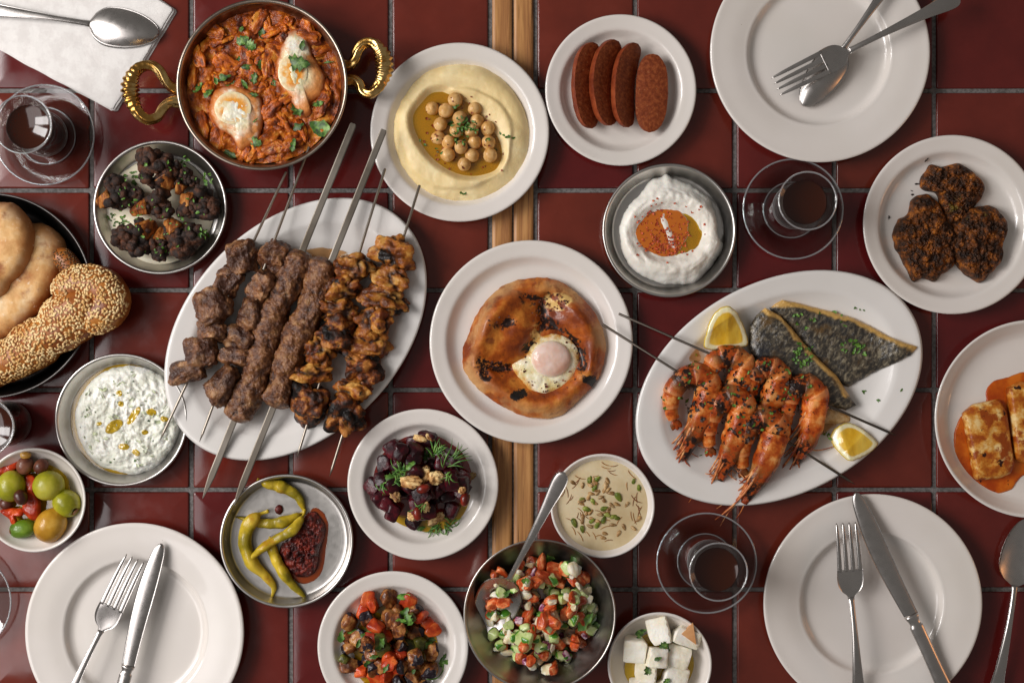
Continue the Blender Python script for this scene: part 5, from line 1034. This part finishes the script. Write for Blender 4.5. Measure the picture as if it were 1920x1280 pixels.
# ------------------------------------------------------------------ fritters
MT['fritter'] = food('fried_fritter', [(.05, '20110a'), (.4, '44260f'), (.65, '6a3812'), (.95, 'a8621c')], 110, 7, .42, [('noise', 50, .62, .72, '6e5a18'), ('noise', 130, .60, .70, '1a100a')], [(220, .0022), (600, .0008)], coat=.35, coatr=.22, vary=.05)
def fritter(label, outline, z0, h, seed):
    o = WP(outline, z0 + h * .7); c = o.mean(0)
    def top(x, y, u): q = v3(x, y) * 1.0; return h * np.clip(1 - u ** 4, 0, 1) ** .5 + (.0058 * (billow(q * 70, 4, .65, seed) - .3) + .0032 * fbm(q * 240, 3, .65, seed)) * (1 - u ** 12)
    V, F, U = pad(o - c, top, 80, 240, 0, jit=.0048, seed=seed, under=.9); return tag(obj('fritter', V, F, MT['fritter'], None, (c[0], c[1], z0)), label, 'fritter', 'fried fritters')
fritter('small dark fritter underneath at the top of its pile', [(1746, 305), (1770, 312), (1796, 305), (1827, 322), (1850, 352), (1844, 375), (1824, 397), (1806, 432), (1772, 425), (1766, 385), (1758, 362), (1736, 356), (1729, 345), (1733, 325)], .0058, .011, 1)
fritter('large fritter on the side of the plate nearest the tea glass', [(1746, 364), (1768, 380), (1786, 410), (1796, 440), (1795, 475), (1792, 500), (1775, 512), (1760, 527), (1735, 522), (1717, 527), (1706, 505), (1692, 478), (1681, 459), (1682, 430), (1686, 412), (1705, 398), (1712, 375), (1728, 368)], .0060, .014, 4)
fritter('large fritter with a burnt hole, nearest the picture edge', [(1819, 392), (1845, 390), (1866, 386), (1884, 405), (1895, 426), (1888, 465), (1882, 490), (1862, 512), (1841, 527), (1815, 515), (1798, 498), (1786, 470), (1785, 442), (1796, 409)], .0068, .015, 9)
ff = Surf(D['fritter']); flecks('burnt_crumbs', 'burnt crumbs on the fritter plate', [(1719, 345), (1709, 358), (1711, 365), (1666, 408), (1737, 300)], ff, 'black_fleck', (6, 12), 3, .4, 'crumbs')

# ------------------------------------------------------------------ grilled cheese in orange sauce
MT['chilli_sauce'] = food('orange_chilli_sauce', [(.1, 'a03c06'), (.6, 'bd560c'), (.9, 'cc6c18')], 40, 4, .12, [('noise', 190, .66, .70, '3a1006')], [(60, .0004)], coat=.6, coatr=.05, vary=0)
MT['halloumi'] = food('grilled_cheese', [(.1, '9c480a'), (.42, 'bc701e'), (.66, 'd69c48'), (.95, 'eacb8c')], 75, 6, .3, [('noise', 60, .50, .60, '94420a'), ('noise', 95, .60, .66, '2c0e06')], [(140, .0010)], coat=.6, coatr=.08, vary=.04)
pool('chilli_sauce', 'glossy orange chilli sauce around the grilled cheese', [(1848, 752), (1848, 735), (1860, 716), (1889, 707), (1920, 697), (1980, 700), (2030, 740), (2030, 840), (1990, 895), (1925, 890), (1905, 905), (1895, 918), (1857, 927), (1814, 911), (1793, 868), (1788, 824), (1798, 786), (1820, 765)], .0062, 'chilli_sauce', .0016, 'sauce', 3, 140)
def slab(name, label, outline, z0, h, m, cat, group, seed, amp=.001):
    o = []; q = np.array(outline, float)
    for i in range(len(q)): a, b = q[i], q[(i + 1) % len(q)]; o += [a + (b - a) * t for t in np.linspace(.06, .94, 14)]
    o = WP(o, z0 + h); c = o.mean(0); V, F, U = pad(o - c, lambda x, y, u: h * np.clip(1 - u ** 16, 0, 1) ** .4 * (1 - .15 * u ** 3) + amp * fbm(v3(x, y) * 70, 3, .5, seed) * (1 - u ** 12), 34, 0, 0, False, .98, 1.8); return tag(obj(name, V, F, MT[m], None, (c[0], c[1], z0), attrs={'u': U}), label, cat, group)
slab('grilled_cheese', 'grilled cheese slice whole in view, browned and glossy', [(1809, 776), (1830, 758), (1878, 748), (1891, 768), (1907, 872), (1900, 889), (1878, 899), (1832, 902)], .0068, .012, 'halloumi', 'cheese', 'grilled cheese slices', 3)
slab('grilled_cheese', 'grilled cheese slice cut off by the picture edge', [(1893, 728), (1920, 715), (1985, 722), (1996, 850), (1930, 872), (1908, 862)], .0074, .013, 'halloumi', 'cheese', 'grilled cheese slices', 7)

# ------------------------------------------------------------------ egg flatbread
def m_flat():
    M = Mat('baked_flatbread'); c = M.ramp(M.mapr(M.noise(30, 6, .6), .3, .7), [(.1, '783006'), (.5, 'a8500c'), (.9, 'c87c2c')])
    c = M.mix(M.math('MULTIPLY', M.mapr(M.attr('u'), .72, 1.0), M.mapr(M.noise(26, 4), .42, .58)), c, 'c4935e'); c = M.mix(M.math('MULTIPLY', M.mapr(M.noise(55, 5), .58, .68), .7), c, '6e2c10')
    c = M.mix(M.math('MULTIPLY', M.mapr(M.math('ADD', M.attr('a'), M.mapr(M.noise(120, 5), .3, .7, -.45, .45)), .45, .75), M.mapr(M.noise(260, 5), .38, .48)), c, '241009'); c = M.mix(M.mapr(M.math('ADD', M.attr('b'), M.mapr(M.noise(130, 5), .3, .7, -.5, .5)), .35, .75), c, '15100e'); c = M.mix(M.math('MULTIPLY', M.mapr(M.attr('e'), .3, .7), M.mapr(M.noise(120, 5), .42, .54)), c, 'e0b870')
    M.set(color=c, rough=.5, spec=.3, coat=.22, coatr=.1, normal=M.bump(M.noise(140, 5), .0012)); return M.m
MT['flat'] = m_flat()
fo_ = [(1012, 520), (1050, 527), (1081, 549), (1112, 581), (1134, 627), (1135, 671), (1119, 715), (1087, 749), (1050, 779), (1012, 785), (972, 777), (931, 756), (894, 727), (871, 696), (867, 659), (878, 627), (894, 590), (925, 549), (962, 527)]
ob = WP(fo_, .016); cb = ob.mean(0); L2 = lambda x, y, a, b, rx, ry: ((x - W(a, b, .016)[0]) / sz(rx)) ** 2 + ((y - W(a, b, .016)[1]) / sz(ry)) ** 2
chan = [cr(WP(p_, .016), 30) for p_ in ([(985, 556), (1010, 560), (1030, 556)], [(1015, 560), (1018, 590), (1022, 610)], [(1020, 600), (1045, 615), (1075, 640), (1092, 665), (1095, 690)], [(1020, 605), (1005, 630), (985, 655)], [(900, 675), (925, 690), (955, 690)], [(905, 690), (915, 705)], [(938, 610), (955, 602)])]
def dch(x, y):
    P = np.stack([x, y], 1); d = np.full(len(P), 9.0)
    for c_ in chan: d = np.minimum(d, np.sqrt(((P[:, None] - c_[None]) ** 2).sum(2)).min(1))
    return d
def ftop(x, y, u):
    X, Y = x + cb[0], y + cb[1]; q = v3(x, y); z = .008 + .0085 * np.exp(-((u - .80) / .15) ** 2) - .004 * u ** 14
    z = z + .015 * np.exp(-(L2(X, Y, 942, 612, 60, 60)) ** 1.8) + .004 * np.exp(-L2(X, Y, 1075, 605, 30, 36) ** 1.5) - .0035 * np.exp(-L2(X, Y, 1028, 690, 62, 50) ** 2) - .003 * np.exp(-L2(X, Y, 1045, 565, 34, 20) ** 2)
    return z - .0035 * np.exp(-(dch(X, Y) / .0045) ** 2) + .0012 * fbm(q * 40, 3, .5, 3) * (1 - u ** 9) + .0004 * fbm(q * 160, 2)
V, F, U = pad(ob - cb, ftop, 70, 180, 0, jit=.0012, seed=4, pw=1.2); X, Y = V[:, 0] + cb[0], V[:, 1] + cb[1]
flat = tag(obj('flatbread', V, F, MT['flat'], None, (cb[0], cb[1], .0056), attrs={'u': U, 'a': np.exp(-(dch(X, Y) / .0058) ** 2), 'b': np.exp(-L2(X, Y, 972, 741, 14, 14) ** 2) + np.exp(-L2(X, Y, 1108, 713, 17, 11) ** 2), 'e': np.exp(-L2(X, Y, 1045, 566, 32, 18) ** 2) + np.exp(-L2(X, Y, 1005, 625, 12, 18) ** 2)}), 'round browned flatbread with a bubble, charred spots and a hollow holding an egg', 'bread')
MT['fried_white'] = food('fried_egg_white', [(.1, 'ddc98a'), (.5, 'ece0b8'), (.9, 'f3ecd6')], 60, 5, .25, [('attr', 'u', .72, .98, 'cf9440', 70, .40, .55), ('noise', 130, .64, .70, '8a3c10')], [(140, .0010)], sss=.2, coat=.5, coatr=.08, vary=0)
MT['pink_yolk'] = food('veiled_yolk', [(.1, 'd8a890'), (.6, 'e2bfae'), (.9, 'ead2c8')], 30, 3, .15, [('attr', 'u', .8, 1.0, 'ecdcc8')], None, sss=.3, coat=.7, coatr=.05, vary=0)
ef, yf = egg('baked egg with a pink veiled yolk in the hollow of the flatbread', [(960, 683), (985, 665), (1000, 645), (1015, 632), (1044, 625), (1078, 644), (1086, 680), (1073, 715), (1047, 734), (1008, 742), (990, 728), (972, 706)], [(1033, 673, 37, 34)], .0128, .0035, 5, 'fried_white', .004, 'baked_egg')
yolk(ef, yf[0], .004, .0075, 'pink_yolk')
MT['spice_fleck'] = food('brown_spice', [(.2, '3a1608'), (.8, '6a2c10')], 300, 3, .6, vary=0)
flecks('spice_flecks', 'dark spice flecks on the egg flatbread', [q_ for q_ in scat(1033, 682, 56, 54, 60, 3, .3) if math.hypot(q_[0] - 1033, q_[1] - 673) > 40] + scat(1040, 566, 30, 16, 36, 4) + scat(1015, 590, 18, 34, 36, 5) + scat(925, 690, 36, 14, 24, 6) + scat(945, 604, 30, 14, 16, 7), Surf(flat, ef), 'spice_fleck', (2, 5), 8, .8, 'spice')

# ------------------------------------------------------------------ seafood platter
MT['fish_skin'] = food('seared_fish_skin', [(.05, '262320'), (.4, '3e3931'), (.65, '5c5344'), (1, '8e846e')], 210, 6, .26, [('noise', 40, .55, .70, '5e4522'), ('noise', 18, .56, .68, '222228'), ('attr', 'g', .25, .7, 'cda258')], [(420, .0006), (130, .0009)], coat=1.4, coatr=.22, spec=.6, vary=.05, dist=.3, stretch=(1.3, .8, 1))
PS_ = Surf(D['sea'])
def fillet(label, outline, z0, h, seed, gold, ang):
    o = WP(outline, z0 + h); c = o.mean(0); gl = cr(WP(gold, z0 + h) - c, 60); ca, sa = math.cos(ang), math.sin(ang)
    def top(x, y, u):
        q = np.stack([(x * ca + y * sa) * 240, (-x * sa + y * ca) * 60, 0 * x], 1); return h * np.clip(1 - u ** 5, 0, 1) ** .5 + (.0010 * np.abs(fbm(q, 3, .5, seed)) + .0022 * fbm(v3(x, y) * 32, 2, .5, seed)) * (1 - u ** 14)
    oo = o - c; e_ = []
    for i in range(len(oo)):
        a_, b_ = oo[i], oo[(i + 1) % len(oo)]; e_ += [a_ + (b_ - a_) * t_ for t_ in np.linspace(0, 1, 11)[:-1]]
    V, F, U = pad(np.array(e_), top, 70, 0, 0, False, .97, jit=.0009, seed=seed); d = np.sqrt(((V[:, None, :2] - gl[None]) ** 2).sum(2)).min(1)
    conform(V, (c[0], c[1], z0), 0, PS_, .0062)
    V = np.column_stack([V[:, 0] * ca + V[:, 1] * sa, -V[:, 0] * sa + V[:, 1] * ca, V[:, 2]])
    return tag(obj('fish_fillet', V, F, MT['fish_skin'], None, (c[0], c[1], z0), (0, 0, ang), attrs={'u': U, 'g': np.clip(1.15 - d / .0085 + .35 * fbm(V * 120, 3, .5, 2), 0, 1)}), label, 'fish', 'seared fish fillets')
f1 = fillet('seared fish fillet lying behind, its pointed end by the platter rim', [(1444, 578), (1466, 562), (1500, 568), (1535, 577), (1575, 587), (1605, 597), (1640, 614), (1664, 629), (1690, 640), (1719, 650), (1705, 666), (1680, 680), (1638, 700), (1594, 726), (1560, 715), (1530, 680), (1500, 640), (1470, 605)], .0062, .008, 1, [(1455, 566), (1500, 566), (1560, 582), (1605, 595), (1664, 627), (1720, 650)], -.5)
f2 = fillet('seared fish fillet lying in front, its golden edge over the other', [(1436, 576), (1466, 592), (1485, 612), (1502, 633), (1520, 653), (1540, 675), (1572, 704), (1590, 732), (1609, 760), (1590, 770), (1560, 762), (1530, 745), (1480, 712), (1440, 695), (1414, 675), (1406, 645), (1408, 612), (1420, 590)], .0115, .009, 5, [(1436, 574), (1466, 590), (1502, 631), (1540, 672), (1572, 702), (1592, 734)], -.75)
MT['fish_flesh'] = food('white_fish_flesh', [(.1, 'c08c48'), (.5, 'e0c08c'), (.9, 'efdcb8')], 70, 5, .4, [], [(160, .001)], coat=.2, vary=0)
fl_ = strip('fish_flesh_edge', 'golden flesh edge showing under the front fillet', [(1530, 762), (1560, 768), (1590, 776), (1594, 790), (1570, 794), (1540, 792)], .0070, .005, 'fish_flesh', 'fish', None, 3)
bpy.context.view_layer.update(); fl_.parent = f2; fl_.matrix_parent_inverse = f2.matrix_world.inverted()
for k_ in ('label', 'category'): del fl_[k_]
def m_lemon():
    M = Mat('lemon_wedge'); u = M.attr('u'); c = M.ramp(M.noise(60, 3, .5, .3, (1, .25, 1)), [(.35, 'd9a81e'), (.65, 'ecc850')]); c = M.mix(M.mapr(u, .70, .80), c, 'efe6bc'); c = M.mix(M.mapr(u, .93, .985), c, 'd8b41c')
    M.set(color=c, rough=.22, sss=.25, sssr=(1, .8, .3), ssss=.006, coat=.4, coatr=.06, normal=M.bump(M.noise(120, 4, .5, .3, (1, .25, 1)), .0008)); return M.m
MT['lemon'] = m_lemon()
def lemon(label, outline, z0, h, tilt, seed, ridge):
    o = WP(outline, z0 + h); c = o.mean(0); ra, rb = WP(ridge, z0 + h) - c; dr = (rb - ra) / np.linalg.norm(rb - ra)
    def top(x, y, u): s_ = np.abs((x - ra[0]) * dr[1] - (y - ra[1]) * dr[0]); return h - tilt * s_ + .0003 * fbm(v3(x, y) * 120, 2, .5, seed) - .0022 * u ** 18
    V, F, U = pad(o - c, top, 34, 90, 0, under=.82, jit=.0006, seed=seed, pw=1.4); conform(V, (c[0], c[1], z0), 0, PS_, .0062); return tag(obj('lemon_wedge', V, F, MT['lemon'], None, (c[0], c[1], z0), attrs={'u': U}), label, 'lemon', 'lemon wedges')
lemon('lemon wedge between the prawns and the fish', [(1362, 574), (1378, 584), (1392, 604), (1402, 628), (1404, 646), (1390, 652), (1362, 654), (1335, 656), (1320, 650), (1323, 625), (1330, 600), (1345, 580)], .0065, .016, .15, 2, [(1362, 574), (1366, 654)])
lemon('lemon wedge below the fish tail', [(1566, 805), (1583, 794), (1605, 796), (1628, 812), (1647, 832), (1630, 848), (1608, 858), (1588, 862), (1570, 845), (1559, 822)], .0065, .015, .35, 6, [(1575, 800), (1590, 862)])
MT['prawn'] = food('grilled_prawn', [(.05, '7a2806'), (.35, 'b44c10'), (.62, 'd07028'), (.95, 'e8a25c')], 80, 6, .28, [('attr', 'w', .3, 1.4, 'e0945a'), ('noise', 100, .60, .65, '2c0e06'), ('attr', 'c', .30, .75, '1c0a05', 80, .42, .52)], [(200, .0009)], sss=.1, coat=.6, coatr=.1, vary=.12)
MT['feeler'] = food('prawn_feeler', [(.1, '8a3414'), (.6, 'c07038'), (.9, 'dba068')], 120, 3, .4, vary=.1)
def prawn(par, base, body, head, seed, zoff=0.0, feel=10, ang=None):
    rs = np.random.RandomState(seed); B = np.array(body, float); Hd = np.array(head, float); G = Geo()
    def path(pts, n): P = cr(pts, n); return np.array([np.append(W(a, b, .02)[:2], 0) - np.array([base[0], base[1], 0]) for a, b in P[:, :2]]), P[:, 2]
    P, r = path(B, 90); q = np.linspace(0, 1, 90); rad = sz(1) * r; saw = (q * 6.2) % 1.0; rr_ = rad * (.94 + .13 * (1 - saw)) * np.clip(q / .03, .3, 1); P[:, 2] = rad * .95 + zoff + .004 * np.sin(q * math.pi)
    V, F = tube(P, rr_, 28, True, lambda u, A: 1 + .05 * np.cos(2 * A)); V += .0005 * np.stack([fbm(V * 220, 3, .5, seed + k) for k in range(3)], 1); G.add(V, F, np.repeat(np.exp(-((q - .55) / .25) ** 2) * .75, 28) * (V[:, 2] > zoff + .008))
    P2, r2 = path(Hd, 60); q2 = np.linspace(0, 1, 60); rad = sz(1) * r2; P2[:, 2] = np.maximum(rad, .004) * .95 + zoff + .004 * (1 - q2)
    V, F = tube(P2, rad * (1 + .06 * np.sin(q2 * 21) * (q2 > .25)), 24, True, lambda u, A: 1 + .10 * np.cos(2 * A) + .05 * np.cos(5 * A + u * 3)); V += .0007 * np.stack([fbm(V * 180, 3, .5, seed + k + 5) for k in range(3)], 1); G.add(V, F, np.repeat(.25 + .75 * q2 ** 1.5, 24))
    d0 = P[0] - P[6]; d0 /= np.linalg.norm(d0)          # tail fan
    for k in (-1, 0, 1):
        a = k * .5; d = np.array([d0[0] * math.cos(a) - d0[1] * math.sin(a), d0[0] * math.sin(a) + d0[1] * math.cos(a), -.1]); t = np.linspace(0, 1, 8)[:, None]; G.add(*tube(P[1] + d * t * sz(20), sz(1) * np.array([3, 4.5, 5.5, 6, 6, 5, 3.5, 1]), 8, True, None, .35), np.full(64, .6))
    V, F = G.get(); pr = obj('prawn', V, F, MT['prawn'], par, attrs={'c': G.attr(), 'w': np.concatenate([np.repeat(np.exp(-((saw - .08) / .30) ** 2), 28), np.zeros(len(V) - 90 * 28)])}); L = Geo()
    hd = P2[-1] - P2[20]; hl = np.linalg.norm(hd); hd /= hl; side = np.array([-hd[1], hd[0], 0])
    if side[0] > 0: side = -side
    for k in range(15):                                    # legs folded along the head
        s0 = P2[8 + k * 2] + side * sz(rs.uniform(2, 16)) + np.array([0, 0, rs.uniform(.004, .008)]); l = hl * rs.uniform(.6, 1.15); t = np.linspace(0, 1, 10)[:, None]; lat = rs.uniform(-.1, .5)
        L.add(*tube(s0 + hd * l * t + side * l * lat * (t ** 2) * .6 + np.array([0, 0, 1]) * (.002 * np.sin(t * 3) - s0[2] * .45 * t), sz(1) * np.linspace(3.0, .9, 10), 6))
    for k in range(feel):                                  # feelers from the tip
        t = np.linspace(0, 1, 12)[:, None]; a = rs.normal(0, .8); l = sz(rs.uniform(25, 70)); d = hd * math.cos(a) + side * math.sin(a); b = rs.normal(0, .5); s0 = P2[-1 - rs.randint(0, 22)]
        L.add(*tube(s0 + d * l * t + np.array([-d[1], d[0], 0]) * l * b * t ** 2 + np.array([0, 0, 1]) * (.003 * np.sin(t * math.pi) - (s0[2] - .0008) * t * .8), sz(1) * np.linspace(1.5, .6, 12), 5))
    V, F = L.get(); obj('legs_and_feelers', V, F, MT['feeler'], pr); return pr
base = np.array([*W(1400, 760)[:2], .0062])
def prawn_skewer(label, a, b, za, zb, prawns):
    t = thing('prawn_skewer', label, 'skewer', base, 'prawn skewers'); A, B = W(*a, za) - base, W(*b, zb) - base; round_rod('skewer_rod', A, B, sz(2.4), 'skewer_dark', t)
    for p in prawns: prawn(t, base, *p)
prawn_skewer('skewer of three grilled prawns lying nearer the fish, tucked behind', (1160, 588), (1680, 816), .026, .020, [
    ([(1338, 722, 10), (1330, 700, 15), (1342, 677, 19), (1368, 668, 21), (1392, 682, 22), (1398, 704, 22)], [(1396, 692, 21), (1388, 712, 21), (1372, 728, 19), (1358, 742, 14), (1350, 756, 6)], 11, .002, 5),
    ([(1412, 745, 12), (1404, 728, 16), (1414, 703, 19), (1438, 688, 21), (1458, 702, 22), (1460, 724, 21)], [(1460, 715, 21), (1452, 738, 22), (1442, 760, 19), (1434, 780, 12), (1430, 795, 6)], 12, .003, 4),
    ([(1476, 800, 10), (1474, 770, 16), (1482, 738, 19), (1505, 722, 22), (1527, 738, 23), (1530, 765, 22)], [(1528, 750, 22), (1524, 785, 21), (1516, 820, 18), (1504, 848, 12), (1494, 870, 5)], 13, .002, 8)])
prawn_skewer('skewer of three grilled prawns in front, heads towards the rim', (1130, 608), (1604, 908), .026, .018, [
    ([(1266, 790, 9), (1258, 765, 13), (1261, 735, 17), (1280, 711, 20), (1308, 703, 22), (1328, 722, 23), (1330, 745, 22)], [(1328, 732, 22), (1320, 765, 22), (1306, 800, 19), (1293, 830, 14), (1282, 862, 6)], 14, .004, 9),
    ([(1332, 840, 10), (1328, 810, 14), (1332, 780, 18), (1348, 755, 21), (1372, 744, 23), (1392, 762, 24), (1392, 785, 22)], [(1390, 772, 23), (1382, 805, 22), (1370, 840, 20), (1361, 872, 13), (1352, 902, 5)], 15, .005, 12),
    ([(1394, 880, 10), (1390, 850, 14), (1394, 820, 18), (1408, 794, 21), (1432, 783, 23), (1454, 800, 24), (1455, 822, 22)], [(1452, 812, 24), (1442, 845, 23), (1428, 880, 20), (1410, 915, 13), (1395, 944, 6)], 16, .006, 12)])
sea = [o for o in scene.objects if o.get('category') in ('fish', 'lemon') or o.name.startswith('prawn_skewer')]
sf = Surf(D['sea'], *sea)
flecks('chopped_parsley', 'chopped parsley scattered over the prawns and fish', scat(1505, 665, 22, 26, 36, 3) + scat(1600, 650, 24, 16, 22, 4) + scat(1395, 740, 130, 70, 60, 5) + [(1603, 577), (1612, 580), (1620, 582), (1621, 663), (1647, 750), (1622, 733), (1618, 735), (1553, 815), (1546, 812), (1556, 822), (1690, 731), (1245, 750), (1248, 765), (1240, 745), (1293, 685), (1300, 682), (1305, 665), (1304, 678), (1314, 853), (1324, 848)] + scat(1540, 600, 60, 18, 14, 6), sf, 'parsley', (5, 11), 21)
flecks('char_flecks', 'black charred flecks on the prawns', scat(1400, 755, 115, 75, 190, 9), Surf(*[o for o in sea if o.name.startswith('prawn_skewer')]), 'black_fleck', (3, 9), 5, .8, 'spice')
MT['smear'] = glassy('oily_smear', 'fbeedc', .0, 'ffffff', .07, 'c88030', .1)
for k, (px, py, rx, ry, z, lb) in enumerate(((1303, 666, 10, 16, .0125, 'orange oil spot on the platter by the first prawn skewer'), (1322, 872, 26, 16, .0066, 'orange oil smear on the platter under the prawn heads'), (1440, 915, 34, 18, .0075, 'orange oil smear on the platter below the front prawn'), (1538, 800, 26, 12, .0068, 'orange oil smear by the lower lemon wedge'), (606, 478, 44, 12, .0078, 'thin meat juice stain on the platter above the minced kebabs'), (600, 800, 40, 10, .009, 'thin meat juice stain on the platter below the chicken'))):
    pool('oil_smear', lb, [(px + rx * math.cos(t) * (1 + .25 * math.sin(3 * t + k)), py + ry * math.sin(t) * (1 + .2 * math.cos(2 * t + k))) for t in np.linspace(0, 6.28, 16)[:-1]], z, 'smear', .0003, 'oil', k)
